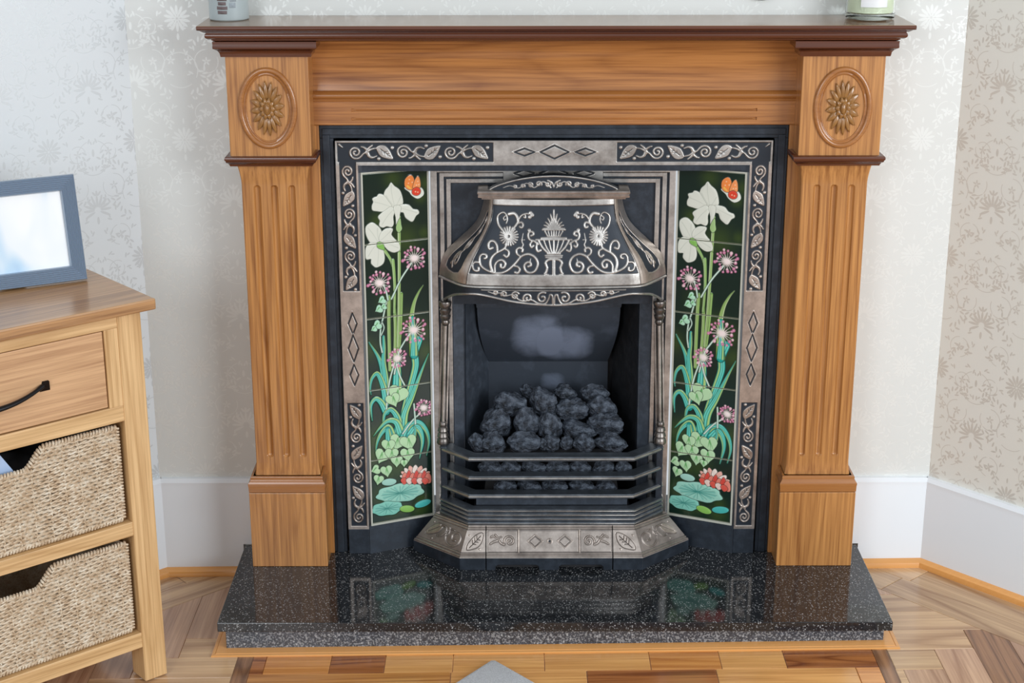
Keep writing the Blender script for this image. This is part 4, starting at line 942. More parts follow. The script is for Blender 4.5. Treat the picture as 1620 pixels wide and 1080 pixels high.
# cap moulding and crest
capb = [(0,.8030),(.002,.8035),(.0025,.8060),(.0075,.8080),(.0095,.8085),(.0100,.8120),(.0085,.8130),(.0085,.8145),(.0105,.8160),(.0110,.8195),(.0095,.8215),(0,.8222),(-.01,.8222),(-.01,.803)]
F_(MB().sweep([(-.1465,-.012),(-.1465,-.066),(.1465,-.066),(.1465,-.012)], capb),'cap_moulding',m_steel_w,ho,smooth=35)
F_(MB().box(-.146,.146,-.064,-.008,.8031,.8215),'cap_core',m_iron,ho)
def arc_top(x): return .8225+.0300*np.clip(1-(x/.1325)**2,0,1)**.8
r = Ras(-.134,.134,.821,.856,.0007); r.M[:] = 0
top = [(x, float(arc_top(x))-.0014) for x in np.linspace(-.132,.132,90)]; r.stroke(top,.0034)
for m in (1,-1):
    r.stroke([(m*x,z) for x,z in cr([(0,.8275),(.004,.838),(.012,.8415)],5)],.002)
    for c,rr,a,d in (((.0125,.8345),.0068,90,1),((.031,.8345),.0058,200,-1),((.048,.8320),.005,60,1),((.064,.8300),.0042,200,-1),((.080,.8285),.0032,60,1)):
        r.stroke([(m*x,z) for x,z in spiral(c[0],c[1],rr*1.1,.0012,1.2,R(a),d,24)],.0027,.0030)
    r.stroke([(m*x,z) for x,z in cr([(.006,.827),(.022,.8395),(.040,.827),(.056,.836),(.072,.826),(.09,.8305),(.104,.8265)],6)],.0026,.0018)
X, T = np.meshgrid(np.linspace(-.132,.132,300), np.linspace(0,1,36)); Zg = .8215+(arc_top(X)-.8215)*T
grid('crest', X, -.060-.004*(1-(X/.132)**2)-.0014*r.sample(r.H,X,Zg), Zg, m_relief, ho, r.sample(r.M,X,Zg))
xs = np.linspace(-.132,.132,60); mb = MB(); poly = [(x,float(arc_top(x))-.0002) for x in xs]+[(.132,.8215),(-.132,.8215)]
F_(mb.prism(poly,-.0595,-.040),'crest_plate',m_iron,ho)

# --- firebox
def panel(name, pts, mat, th=.004, parent=fi, **k):   # 4 points of the front face
    p = [Vector(q) for q in pts]; n = (p[1]-p[0]).cross(p[3]-p[0]).normalized()
    n = n if (n.dot(Vector((0,-1,0.2)))>0) else -n
    return F_(MB().hexa([*p, *[q-n*th for q in p]]), name, mat, parent, **k)
for s in (-1,1):
    panel('opening_reveal', [(s*.2135,-.008,.10),(s*.1905,.006,.10),(s*.1885,.006,.62),(s*.2135,-.008,.62)], m_iron_in)
    panel('opening_reveal_edge', [(s*.1905,.004,.10),(s*.1870,.018,.10),(s*.1850,.018,.62),(s*.1885,.004,.62)], m_iron)
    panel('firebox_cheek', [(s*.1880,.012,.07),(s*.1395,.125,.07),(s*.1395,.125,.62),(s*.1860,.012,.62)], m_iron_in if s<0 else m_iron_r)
XB = [(-.1405,.1290)]
# fireback leans forward above the knee
t = NT('heat_bleached_fireback'); v = t.obj(); n1 = t.noise(v, 18, 4, .6, .4)
tc = t.n('TexCoord'); sp = t.n('SeparateXYZ', {0:tc.outputs['Object']})
def blob(cx, cz, rx, rz):
    a = t.math('DIVIDE', t.math('SUBTRACT', sp.outputs[0], cx).outputs[0], rx); b = t.math('DIVIDE', t.math('SUBTRACT', sp.outputs[2], cz).outputs[0], rz)
    return t.math('SUBTRACT', 1.0, t.math('ADD', t.math('POWER', t.math('ABSOLUTE', a).outputs[0], 3.2).outputs[0], t.math('POWER', t.math('ABSOLUTE', b).outputs[0], 3.2).outputs[0]).outputs[0])
pz = lambda q: t.math('MAXIMUM', q, 0.)
bl = t.math('ADD', t.math('ADD', pz(blob(-.032,.460,.060,.062)), pz(blob(.034,.440,.066,.052))).outputs[0], t.math('MULTIPLY', pz(blob(.005,.338,.030,.022)), .6).outputs[0])
ff = t.math('ADD', bl, t.math('MULTIPLY', t.math('SUBTRACT', n1, .55).outputs[0], 1.1).outputs[0], clamp=True)
m_fb = t.P(col=t.mix(t.ramp(ff,[(.0,(0,0,0)),(.35,(.22,.22,.22)),(1.,(.85,.85,.85))]), (.034,.043,.058), (.21,.25,.34)), rough=.6, spec=.3)
panel('fireback_lower', [(-.1410,.125,.07),(.1300,.125,.07),(.1300,.125,.385),(-.1410,.125,.385)], m_fb)
X, T = np.meshgrid(np.linspace(-1,1,30), np.linspace(0,1,24))
zz = .385+.150*T; yy_ = .125-.075*np.sin(T*math.pi/2); xx = X*(.1350+.0215*np.sin(T*math.pi/2)**1)-.006
grid('fireback_slope', xx, yy_, zz, m_fb, fi)
panel('throat_plate', [(-.1640,.0495,.5345),(.1520,.0495,.5345),(.1640,.032,.62),(-.1700,.032,.62)], m_iron_in)
F_(MB().box(-.20,.20,.140,.146,.0,.63),'firebox_back_shell',m_iron_soot); F_(MB().box(-.206,-.2,.008,.146,.0,.63),'firebox_side_shell',m_iron_soot); F_(MB().box(.2,.206,.008,.146,.0,.63),'firebox_side_shell',m_iron_soot); F_(MB().box(-.19,.19,-.012,.14,.62,.63),'throat_lid',m_iron_soot); F_(MB().box(-.19,.19,.005,.13,.060,.070),'hearth_grating',m_iron_soot)
F_(MB().box(-.26,.26,-.004,.14,.0005,.06),'ash_chamber',m_iron_soot)
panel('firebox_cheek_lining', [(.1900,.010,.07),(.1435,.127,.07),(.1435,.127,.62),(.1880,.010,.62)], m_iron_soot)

# --- fire bars and ash cover
bp = [(-.2440,-.020),(-.2440,-.040),(-.1800,-.103),(.1760,-.103),(.2440,-.040),(.2440,-.020)]
barp = [(0,-.0010),(.0012,-.004),(.0005,-.0075),(-.0035,-.0095),(-.026,-.0095),(-.030,-.0075),(-.032,-.0045),(-.0315,0),(-.027,.0018),(-.006,.0005),(-.0035,.0015),(-.001,.0012)]
edge = [(.0004,-.0002),(.0016,-.0010),(.0020,-.0030),(.0012,-.0048),(-.001,-.0050),(-.001,0)]
for zb_ in (.2430,.1985,.1560):
    b = F_(MB().sweep(bp, barp, z0=zb_),'fire_bar',m_bar,smooth=35); e_ = F_(MB().sweep(bp, edge, z0=zb_-.0005),'bar_edge',m_steel,b,smooth=35)
for s in (-1,1): F_(MB().box(*sorted((s*.2435,s*.2290)),-.046,-.010,.085,.246),'bar_upright',m_iron,bevel=.002)
gp = [(-.2440,-.020),(-.2440,-.044),(-.1815,-.108),(.1785,-.108),(.2440,-.044),(.2440,-.020)]
rib = [(-.026,.1225),(-.003,.1245),(0,.1240),(.0012,.1218),(0,.1195),(-.003,.1185),(-.003,.1165),(.0006,.1150),(.0018,.1122),(.0006,.1095),(-.0025,.1085),(-.0025,.1070),(.0012,.1055),(.0024,.1025),(.0012,.0995),(-.002,.0985),(-.002,.0970),(.002,.0955),(.003,.0925),(.002,.0895),(-.026,.0880)]
F_(MB().sweep(gp, rib),'ribbed_grate_base',m_bar,smooth=35)
for zr in (.1218,.1122,.1025,.0925): F_(MB().sweep(gp, [(.0012,zr+.0016),(.0032,zr+.0006),(.0032,zr-.0010),(.0012,zr-.0016)]),'rib_crest',m_steel,smooth=60)  # bright steel strip along the crest of each rib
F_(MB().box(-.17,.17,-.085,.01,.1190,.1225).box(-.12,.12,.01,.12,.1190,.1225),'coal_tray',m_iron_soot)
# vertical front grating bars dimly seen under the coals
F_(MB().box(-.165,.165,-.0775,-.073,.1226,.152),'ash_retainer',m_iron_in)
# battered ash cover: a front panel, two corner pieces, two splayed sides
TY, TZ, BY, BZ = -.1115, .0885, -.1495, .0285
def cover(name, Pbl, Pbr, Ptr, Ptl, draw, mat=m_relief_w, aspect=1., q=.0012, parent=fi):
    Pbl,Pbr,Ptr,Ptl = [np.array(p,float) for p in (Pbl,Pbr,Ptr,Ptl)]
    Wd = (np.linalg.norm(Pbr-Pbl)+np.linalg.norm(Ptr-Ptl))/2; Hd = (np.linalg.norm(Ptl-Pbl)+np.linalg.norm(Ptr-Pbr))/2
    rr = Ras(0,Wd,0,Hd,.0007); rr.M[:] = 1; rr.H[:] = .5; draw(rr,Wd,Hd)
    a = (rr.X/Wd)[...,None]; b = (rr.Z/Hd)[...,None]
    Pt = Pbl*(1-a)*(1-b)+Pbr*a*(1-b)+Ptr*a*b+Ptl*(1-a)*b; n = np.cross(Pbr-Pbl, Ptl-Pbl); n /= np.linalg.norm(n)
    Pt = Pt+n*(rr.H[...,None]-.5)*.0034
    return grid(name, Pt[...,0], Pt[...,1], Pt[...,2], mat, parent, rr.M)
def mould(rr,Wd,Hd):
    for t_,w_,h_ in ((.985,.0045,1.),(.90,.003,.9),(.14,.0025,.9),(.055,.004,1.1)): rr.stroke([(0,Hd*t_),(Wd,Hd*t_)], w_, h=h_)
    for t_ in (.945,.865,.175,.10): rr.stroke([(0,Hd*t_),(Wd,Hd*t_)], .0012, carve=True, h=.35, mval=.6, dome=False)
def emb(rr, pts, w0, w1=None, h=1.05):
    rr.stroke(pts, w0+.0022, (w1 or w0)+.0022, carve=True, h=.22, mval=.45, dome=False); rr.stroke(pts, w0, w1, h=h, mval=1)
def d_front(rr,Wd,Hd):
    rr.M[:] = .85; mould(rr,Wd,Hd); X = lambda px: (px-763.5)/(977-763.5)*Wd
    z = lambda t_: Hd*t_
    for px in (817.5,921.5): rr.stroke([(X(px),z(.19)),(X(px),z(.85))],.0035,h=.95); 
    for a,b in ((765.5,816),(820,919.5),(923.5,975)): rr.line([(X(a),z(.19)),(X(b),z(.19)),(X(b),z(.845)),(X(a),z(.845))],.0012,carve=True,h=.35,mval=.6,dome=False)
    for px in (846,896.5):
        q = [(X(px-13),z(.52)),(X(px),z(.72)),(X(px+13),z(.52)),(X(px),z(.30))]; rr.line(q,.0022,h=1.); rr.line([(X(px)+(x-X(px))*.72, z(.52)+(y-z(.52))*.72) for x,y in q],.0014,carve=True,h=.3,mval=.75,dome=False)
    c = (X(870.8),z(.52)); rr.stroke([(c[0]+.0052*math.cos(a),c[1]+.0052*math.sin(a)) for a in np.linspace(0,2*math.pi,24)],.0022,h=1.); rr.disc(c,.0026,carve=True,h=.5)
    for px0,m in ((765,1),(975,-1)):
        g = lambda p: (X(px0+m*(p[0]-830)/6.75*1.0), z(.84)-(p[1]-260)/235*z(.66))
        emb(rr,[g(q) for q in spiral(1085,375,68,8,1.35,R(155),1,40)],.0034,.003)
        emb(rr,[g(q) for q in cr([(1020,410),(985,395),(950,350),(900,318),(868,330)],5)],.0042,.003); emb(rr,[g(q) for q in cr([(940,370),(895,385),(862,405)],4)],.0050,.003); emb(rr,[g(q) for q in cr([(920,305),(955,335),(990,325)],4)],.0035,.002)
def leaf_on(rr, pts, dark=True):
    rr.line(pts,.0030,carve=True,h=.25,mval=.5,dome=False); rr.poly(pts,h=1.0)
def d_corner(rr,Wd,Hd):
    mould(rr,Wd,Hd); z = lambda t_: Hd*t_
    q = [(.22*Wd,z(.26)),(.20*Wd,z(.42)),(.38*Wd,z(.62)),(.62*Wd,z(.74)),(.86*Wd,z(.76)),(.82*Wd,z(.52)),(.66*Wd,z(.34)),(.42*Wd,z(.27))]
    leaf_on(rr, cr(q,3,True))
    rr.stroke([(.30*Wd,z(.32)),(.75*Wd,z(.68))],.0011,carve=True,h=.3,mval=.8,dome=False)
    for a in (.35,.5,.65): rr.stroke([(Wd*(.2+.6*a),z(.27+.45*a)),(Wd*(.16+.6*a),z(.40+.45*a))],.001,carve=True,h=.3,mval=.8,dome=False); rr.stroke([(Wd*(.2+.6*a),z(.27+.45*a)),(Wd*(.36+.6*a),z(.26+.45*a))],.001,carve=True,h=.3,mval=.8,dome=False)
    for p in ((.18,.70),(.74,.27)): rr.disc((p[0]*Wd,z(p[1])),.0022)
def d_side(rr,Wd,Hd):
    rr.M[:] = .55; mould(rr,Wd,Hd); z = lambda t_: Hd*t_
    g = lambda p: (Wd*p[0], z(p[1]))
    leaf_on(rr, cr([g(q) for q in ((.10,.38),(.14,.60),(.24,.76),(.38,.72),(.36,.52),(.26,.40),(.16,.34))],3,True))
    rr.stroke([g((.14,.42)),g((.32,.68))],.001,carve=True,h=.3,mval=.8,dome=False)
    emb(rr,[g(q) for q in cr([(.34,.74),(.47,.72),(.54,.52),(.60,.34),(.74,.24),(.88,.36),(.90,.58),(.80,.68),(.70,.58),(.72,.44),(.80,.44)],8)],.0030,.0030)
    emb(rr,[g(q) for q in cr([(.52,.58),(.44,.40),(.34,.40)],4)],.0030,.002); emb(rr,[g(q) for q in cr([(.56,.66),(.62,.72),(.70,.72)],4)],.0026,.002); emb(rr,[g(q) for q in cr([(.57,.50),(.60,.60),(.56,.76)],4)],.0026,.0016)
    for p in ((.12,.76),(.30,.26)): rr.disc(g(p),.0022)
TXL, TXR, BXL, BXR = -.1815,.1785,-.2010,.1965
def lerp(a,b,t_): return tuple(x+(y-x)*t_ for x,y in zip(a,b))
bL,bR,tL,tR = (BXL,BY,BZ),(BXR,BY,BZ),(TXL,TY,TZ),(TXR,TY,TZ)
def qx(px): return (px-875.)/780.
aL, aR = qx(763.0)+.0012, qx(977.5)-.0012
cover('ash_cover_door',(aL,BY,BZ),(aR,BY,BZ),(aR,TY,TZ),(aL,TY,TZ),d_front)
cover('corner_piece',bL,(aL-.0022,BY,BZ),(aL-.0022,TY,TZ),tL,d_corner)
def mir(fn):
    def g(rr,Wd,Hd):
        fn(rr,Wd,Hd); rr.M = rr.M[:,::-1].copy(); rr.H = rr.H[:,::-1].copy()
    return g
cover('corner_piece',(aR+.0022,BY,BZ),bR,tR,(aR+.0022,TY,TZ),mir(d_corner))
sB, sT = (.3060,-.0480,.0245),(.2560,-.0440,.0865)
cover('splayed_side',(-sB[0],sB[1],sB[2]),bL,tL,(-sT[0],sT[1],sT[2]),d_side)
cover('splayed_side',bR,sB,sT,tR,mir(d_side))
# plinth below, with two air slots in the door
mb = MB(); 
def blk(x0,x1,z0,z1): mb.box(x0,x1,BY,BY+.02,z0,z1)
pf = MB().hexa([(-.3060,-.0480,0),(-.2005,BY,0),(-.2005,-.02,0),(-.3060,-.02,0),(-.3060,-.0480,.0245),(-.2005,BY,.0285),(-.2005,-.02,.0285),(-.3060,-.02,.0245)])
F_(pf,'plinth',m_iron,bevel=.0008); pf = MB().hexa([(.3060,-.0480,0),(.1960,BY,0),(.1960,-.02,0),(.3060,-.02,0),(.3060,-.0480,.0245),(.1960,BY,.0285),(.1960,-.02,.0285),(.3060,-.02,.0245)])
F_(pf,'plinth',m_iron,bevel=.0008)
F_(MB().box(-.2005,aL-.0022,BY,-.10,0,.0285),'plinth',m_iron,bevel=.0008); F_(MB().box(aR+.0022,.1960,BY,-.10,0,.0285),'plinth',m_iron,bevel=.0008)
sl = [(qx(779),qx(853)),(qx(886),qx(962))]
poly = [(aL,0)]
for a,b in sl: poly += [(a,0),(a+.001,.009),(a+.006,.0125),(b-.006,.0125),(b-.001,.009),(b,0)]
poly += [(aR,0),(aR,.0285),(aL,.0285)]
F_(MB().prism(poly,BY,BY+.012),'door_plinth',m_iron,bevel=.0006)
F_(MB().hexa([(-.300,-.045,.001),(-.199,BY+.014,.001),(.194,BY+.014,.001),(.300,-.045,.001),(-.25,-.040,.084),(-.178,TY+.006,.084),(.175,TY+.006,.084),(.25,-.040,.084)]) ,'cover_core',m_iron_soot)
F_(MB().sweep([(-.2560,-.0440),(TXL,TY),(TXR,TY),(.2560,-.0440)],[(0,.0870),(.0,.0890),(-.03,.0890),(-.03,.0870)]),'cover_ledge',m_steel_w)

# ------------------------------------------------------------------ coals
coal_me = []
for v in range(6):
    bm = bmesh.new(); bmesh.ops.create_icosphere(bm, subdivisions=4, radius=1)
    sd = Vector((v*7.3,v*3.1,v*1.7))
    for q in bm.verts:
        p = q.co.copy(); n1 = mnoise.noise(p*1.1+sd); n2 = mnoise.noise(p*2.3+sd*2); n3 = mnoise.noise(p*5+sd)
        rd = abs(mnoise.noise(p*1.7+sd*3)); q.co = p*(1+.30*n1+.12*n2+.025*n3-.16*max(0,.12-rd)/.12)
    me = bpy.data.meshes.new('coal'); bm.to_mesh(me); bm.free(); me.materials.append(m_coal); me.polygons.foreach_set('use_smooth',[True]*len(me.polygons)); coal_me.append(me)
rowsC = [
 ('topmost row', .055, [(600,690,50,38,'small dark coal half hidden behind its neighbours'),(820,695,66,45,'rounded coal with a flat top'),(1000,700,75,50,'dark coal leaning against the right cheek')]),
 ('second row', .030, [(490,765,92,72,'wide knobbly coal'),(695,755,76,80,'tall creased coal'),(865,808,88,66,'round coal with a smooth bulge'),(1050,790,78,68,'angular coal with a pointed end')]),
 ('third row', .002, [(410,888,88,82,'large round coal'),(585,882,78,88,'upright oval coal'),(735,900,74,86,'egg shaped upright coal'),(905,928,98,54,'flat shell shaped coal'),(1075,892,98,62,'broad folded coal')]),
 ('row resting on the top bar', -.030, [(290,1000,48,50,'small dull coal'),(382,1005,76,66,'low hump of coal'),(570,1000,92,62,'wide low coal'),(700,1010,34,36,'smallest coal'),(745,1005,48,46,'stubby coal'),(835,1008,36,40,'little round coal'),(945,1005,60,52,'narrow folded coal'),(1100,1000,90,56,'broad dark coal')]),
]
ORD = ['first','second','third','fourth','fifth','sixth','seventh','eighth']
def coal(x, y, z, rx, rz, k, label, group):
    o = bpy.data.objects.new('coal', coal_me[k%6]); COL.objects.link(o); o.location = (x,y,z)
    o.scale = (rx,(rx+rz)*.36,rz); o.rotation_euler = (0,0,(k*1.9)%.9-.45); tag(o,label,'coal',group); return o
ck = 0
for rn, y, L in rowsC:
    for i,(zx,zy,a,b,lab) in enumerate(L):
        p = at(680+zx/3.857, 440+zy/3.857, y); s = (Vector(p)-C0).length/FOC/3.857
        coal(p.x,y,p.z,a*s*(1.17 if ck not in (8,9) else 1.06),b*s*1.15,ck,'%s, %s from left in the %s' % (lab, ORD[i], rn),'coals heaped in the grate'); ck += 1
for rn, py, y, xs_ in (('gap below the top fire bar', 741, -.052, [(775,20),(808,17),(846,22),(882,20),(918,19),(956,20),(985,14)]),('gap below the second fire bar', 770, -.050, [(800,20),(838,21),(878,22),(920,22),(958,18)]),):
    for i,(px,rr) in enumerate(xs_):
        p = at(px, py, y); s = (Vector(p)-C0).length/FOC
        coal(p.x,y,p.z,rr*s,14*s,ck,'dark coal seen through the %s, %s from left' % (rn, ORD[i]),'coals behind the fire bars'); ck += 1
F_(MB().hexa([(-.150,-.030,.1235),(.150,-.030,.1235),(.115,.118,.1235),(-.118,.118,.1235),(-.135,-.005,.225),(.135,-.005,.225),(.108,.116,.300),(-.112,.116,.300)]),'fuel_bed',m_iron_soot)

# ------------------------------------------------------------------ cabinet with baskets
CA = R(40.5)
ca = empty('storage_cabinet', (-.774,-.474,ZT-.0066), CA, 'light oak storage cabinet with a drawer and two wicker baskets', 'cabinet')
Wc, Dc = .62, .36
def K(mbv, name, mat, parent=ca, **k): return mbv.obj(name, mat, parent, **k)
def box(*a): return MB().box(*a)
K(box(-Wc-.024,.024,-.018,Dc+.01,.757,.7785),'top_board',m_cab_t,bevel=.003)
for x0,x1 in ((-.048,0),(-Wc,-Wc+.048)):
    for y0,y1 in ((0,.052),(Dc-.052,Dc)): K(box(x0,x1,y0,y1,0,.757),'leg',m_cab_z,bevel=.0018)
K(box(-Wc+.048,-.048,.001,.03,.7315,.757),'top_rail',m_cab_x,bevel=.001)
for x0,x1 in ((-.0755,-.048),(-Wc+.048,-Wc+.0755)): K(box(x0,x1,.001,.03,.580,.7315),'drawer_stile',m_cab_z,bevel=.001)
K(box(-Wc+.048,-.048,.001,Dc-.02,.549,.580),'middle_rail',m_cab_x,bevel=.001)
K(box(-Wc+.048,-.048,.001,Dc-.02,.3145,.343),'shelf',m_cab_x,bevel=.001)
K(box(-Wc+.048,-.048,.001,Dc-.02,.0755,.1075),'bottom_rail',m_cab_x,bevel=.001)
for x0 in (-.040,-Wc+.030): K(box(x0,x0+.010,.052,Dc-.052,.0755,.757),'side_panel',m_cab_z)
K(box(-Wc+.03,-.03,Dc-.014,Dc-.004,.0755,.757),'back_panel',m_cab_x)
dr = K(box(-Wc+.0775,-.0775,.0035,.022,.5825,.7295),'drawer',m_cab_d,bevel=.0012)
K(box(-Wc+.0765,-.0765,.024,.028,.581,.7310),'drawer_shadow_board',m_dark)
m_hand = NT('black_iron_handle').P(col=(.012,.012,.014), rough=.32, metal=.6)
hp_ = []; hr_ = []
for t_ in np.linspace(-1,1,33):
    x = -.310+.108*t_; hp_.append((x, .0035-.004-.020*(1-abs(t_)**2.2), .6545-.0175*(1-t_*t_))); hr_.append(.0040+.0024*(1-abs(t_))+(.0012 if abs(t_)>.9 else 0))
mb = MB().tube(hp_, hr_, 12, sx=.8)
for s in (-1,1):
    cx = -.310+s*.113; mb.hexa([(cx-.010,.0030,.6430),(cx+.010,.0030,.6430),(cx+.010,.0038,.6430),(cx-.010,.0038,.6430),(cx-.004,-.0035,.6550),(cx+.007,-.0035,.6620),(cx+.007,.0038,.6620),(cx-.004,.0038,.6620)])
K(mb,'handle',m_hand,dr,smooth=40)

# wicker
t = NT('seagrass_strands'); a = t.n('Attribute', attribute_name='tone'); v = t.obj(scale=(1,1,1)); n1 = t.noise(v, 55, 5, .7); n2 = t.noise(v, 260, 3, .6)
fq = t.math('ADD', t.math('MULTIPLY', n1, .7).outputs[0], t.math('MULTIPLY', n2, .45).outputs[0])
m_wick = t.P(col=t.ramp(fq, [(.36,(.30,.185,.10)),(.52,(.58,.43,.28)),(.68,(.76,.66,.52)),(.82,(.80,.74,.64))]).outputs[0], rough=.6, normal=t.bump(n2, .5, .0012))
m_wickd = NT('dark_basket_lining').P(col=(.13,.085,.05), rough=.9)
BW, BH = .504, .195      # basket outer width, height; local x centred, y = 0 is its front face
def notch(x):
    q = abs(x)/.108
    return BH-.005-(.0385 if q<.55 else (.0385*(.5+.5*math.cos(math.pi*(q-.55)/.45)) if q<1 else 0))
wv_ = MB()
dx = .004; st = .0158; rowh = .0071; nrow = 26
r_ = random.Random(3)
for k in range(nrow):
    z0 = .008+k*rowh; zamp = .0014
    spans = []; cur = []
    for i in range(int(BW/dx)+1):
        x = -BW/2+.003+i*(BW-.006)/int(BW/dx)
        if z0 < notch(x)-.001: cur.append(x)
        else:
            if len(cur)>3: spans.append(cur)
            cur = []
    if len(cur)>3: spans.append(cur)
    for sp_ in spans:
        for ph in (0, math.pi):
            off = (k%2)*math.pi*.5+r_.uniform(-.2,.2); pts = []; rad = []
            for x in sp_:
                q = math.pi*(x+BW/2)/st+ph+off; pts.append((x, -.0005-.0026*math.cos(q), z0+zamp*math.sin(q)+.0007*mnoise.noise(Vector((x*40,k*3.1,ph))))); rad.append(.00245+.0006*mnoise.noise(Vector((x*60,k*5.7,ph+2))))
            wv_.tube(pts, rad, 5, cap=False)
wv = wv_.v, wv_.f
stk = MB()
for i in range(int(BW/.0315)+1):
    x = -BW/2+.012+i*.0315
    if x > BW/2: break
    zt = notch(x)-.004; n = int(zt/.0036); pts = [(x+.0014*math.sin(j*2.1+i), -.0035-.0015*math.cos(j*math.pi), .005+j*.0036) for j in range(n)]
    stk.tube(pts, .0015, 5, cap=False)
rim = MB()
def coil(path, rad, pitch, wr=.0022):
    P = [np.array(p) for p in path]; L = [0]
    for i in range(1,len(P)): L.append(L[-1]+np.linalg.norm(P[i]-P[i-1]))
    n = int(L[-1]/pitch*8); out = []
    for i in range(n):
        s_ = L[-1]*i/n; k = max(0,min(len(L)-2, int(np.searchsorted(L,s_))-1)); f = (s_-L[k])/max(L[k+1]-L[k],1e-9); p = P[k]*(1-f)+P[k+1]*f
        tg = P[k+1]-P[k]; tg = tg/np.linalg.norm(tg); b_ = np.array((0,1,0)); c_ = np.cross(tg,b_); a_ = 2*math.pi*i/8
        out.append(tuple(p+rad*(c_*math.cos(a_)+b_*math.sin(a_))))
    rim.tube(out, wr, 5, cap=False)
coil([(x,0,notch(x)+.001) for x in np.linspace(-BW/2+.003,BW/2-.003,160)], .0034, .0062, .0027)
coil([(x,0,.005) for x in np.linspace(-BW/2+.003,BW/2-.003,40)], .0032, .0062, .0027)
for s in (-1,1): coil([(s*(BW/2-.002),0,z) for z in np.linspace(.005,BH-.004,30)], .0032, .0064, .0027)
lin = MB(); xs_ = list(np.linspace(-BW/2+.004,BW/2-.004,70))
lin.prism([(x,notch(x)-.002) for x in xs_]+[(BW/2-.004,.004),(-BW/2+.004,.004)], .003, .009)
BD = .285
shell = MB(); shell.box(-BW/2+.002,-BW/2+.010,.009,BD,.004,BH-.008); shell.box(BW/2-.010,BW/2-.002,.009,BD,.004,BH-.008); shell.box(-BW/2+.002,BW/2-.002,BD,BD+.008,.004,BH-.008); shell.box(-BW/2+.004,BW/2-.004,.004,BD,.001,.007)
def mkbasket(z, label):
    e = empty('wicker_basket', (0,0,0), 0, label, 'basket', 'woven baskets in the oak cabinet')
    e.matrix_world = ca_m @ Matrix.Translation((-.310,.014,z)); return e
ca_m = Matrix.Translation(ca.location) @ Matrix.Rotation(CA,4,'Z')
b1 = mkbasket(.3445, 'seagrass basket on the cabinet shelf, directly under the drawer')
wo = wv_.obj('woven_front', m_wick, b1, smooth=True); tag(wo, kind='stuff')
so = stk.obj('stake_cords', m_wick, b1, smooth=True); tag(so, kind='stuff')
ro = rim.obj('braided_rim', m_wick, b1, smooth=True); lo = lin.obj('lining', m_wickd, b1); sh_ = shell.obj('basket_shell', m_wick, b1)
b2 = mkbasket(.1095, 'lower seagrass basket resting on the bottom rail of the cabinet')
for o in (wo,so,ro,lo,sh_): c = o.copy(); COL.objects.link(c); c.parent = b2
b2.scale = (1,1,.985)
# things in the upper basket
bm = bmesh.new(); bmesh.ops.create_grid(bm, x_segments=40, y_segments=30, size=1)
vs = []
for q in bm.verts:
    p = q.co; h = .030*(1-abs(p.x)**4)*(1-abs(p.y)**4)+.014*mnoise.noise(Vector((p.x*4,p.y*3,1)))+.006*mnoise.noise(Vector((p.x*11,p.y*5,3))); q.co = Vector((p.x*.19,p.y*.11,h))
me = bpy.data.meshes.new('folded_cloth'); bm.to_mesh(me); bm.free()
m_cloth = NT('dark_charcoal_cloth').P(col=(.018,.02,.024), rough=.75)
o = link('folded_cloth', me, m_cloth, None, True); sm = o.modifiers.new('thick','SOLIDIFY'); sm.thickness = .03; sm.offset = -1
o.matrix_world = ca_m @ Matrix.Translation((-.300,.155,.475)); tag(o,'crumpled dark charcoal cloth stuffed inside the upper basket','cloth')
o = MB().prism([(-.290,.5465),(-.262,.500),(-.250,.47),(-.40,.47),(-.40,.5465)],.027,.030).obj('magazine', NT('pale_blue_cover').P(col=(.42,.55,.78), rough=.3))
o.matrix_world = ca_m; tag(o,'pale blue magazine edge poking up at the front of the upper basket','magazine')

# ------------------------------------------------------------------ picture frame
a0 = Vector((-.9028,-.3462,.0)); fd = Vector((math.cos(R(28.6)), math.sin(R(28.6)),0))
ztop = ZT-.0066+.7785
pfm = Matrix.Translation(Vector((a0.x,a0.y,ztop+.0015))) @ Matrix.Rotation(R(28.6),4,'Z') @ Matrix.Rotation(-.2,4,'X')
pf = empty('picture_frame', (0,0,0), 0, 'grey blue ridged picture frame standing on the oak cabinet', 'picture frame'); pf.matrix_world = pfm
m_fr = NT('grey_blue_ridged_frame').P(col=(.34,.41,.50), rough=.3, metal=.35)
FW, FH, FB = .262, .202, .030
prof = [(0,0)]
n = 8
for k in range(n):
    a = k/n*FB; prof += [(-(a+.0003), .009+.004*(k/n)), (-(a+FB/n*.45), .0125+.004*(k/n)), (-(a+FB/n*.9), .009+.004*(k/n))]
prof += [(-FB,.010),(-FB,0)]
mb = MB(); m = len(prof)     # mitred rectangle in local x (left of a0), z up, front = -y
cor = [(0,0),(-FW,0),(-FW,FH),(0,FH)]; cen = (-FW/2,FH/2); vs = []
for cx,cz in cor:
    for o_,h_ in prof:
        vs.append((cx+(o_ if cx>cen[0] else -o_), -h_, cz+(-o_ if cz<cen[1] else o_)))
mb.add(vs,[(k*m+i,((k+1)%4)*m+i,((k+1)%4)*m+(i+1)%m,k*m+(i+1)%m) for k in range(4) for i in range(m)])
mb.obj('moulded_frame', m_fr, pf, smooth=20)
t = NT('blurred_blue_white_photo'); v = t.obj(); n1 = t.noise(t.obj(scale=(1,1,.6),rot=(0,R(25),0)), 11, 2, .4, .6); sp = t.n('SeparateXYZ',{0:t.n('TexCoord').outputs['Object']})
lf = t.math('MULTIPLY', t.math('ADD', sp.outputs[0], .075).outputs[0], -8., clamp=True)
ff = t.math('ADD', t.math('MULTIPLY', n1, .9).outputs[0], t.math('MULTIPLY', lf, -.45).outputs[0])
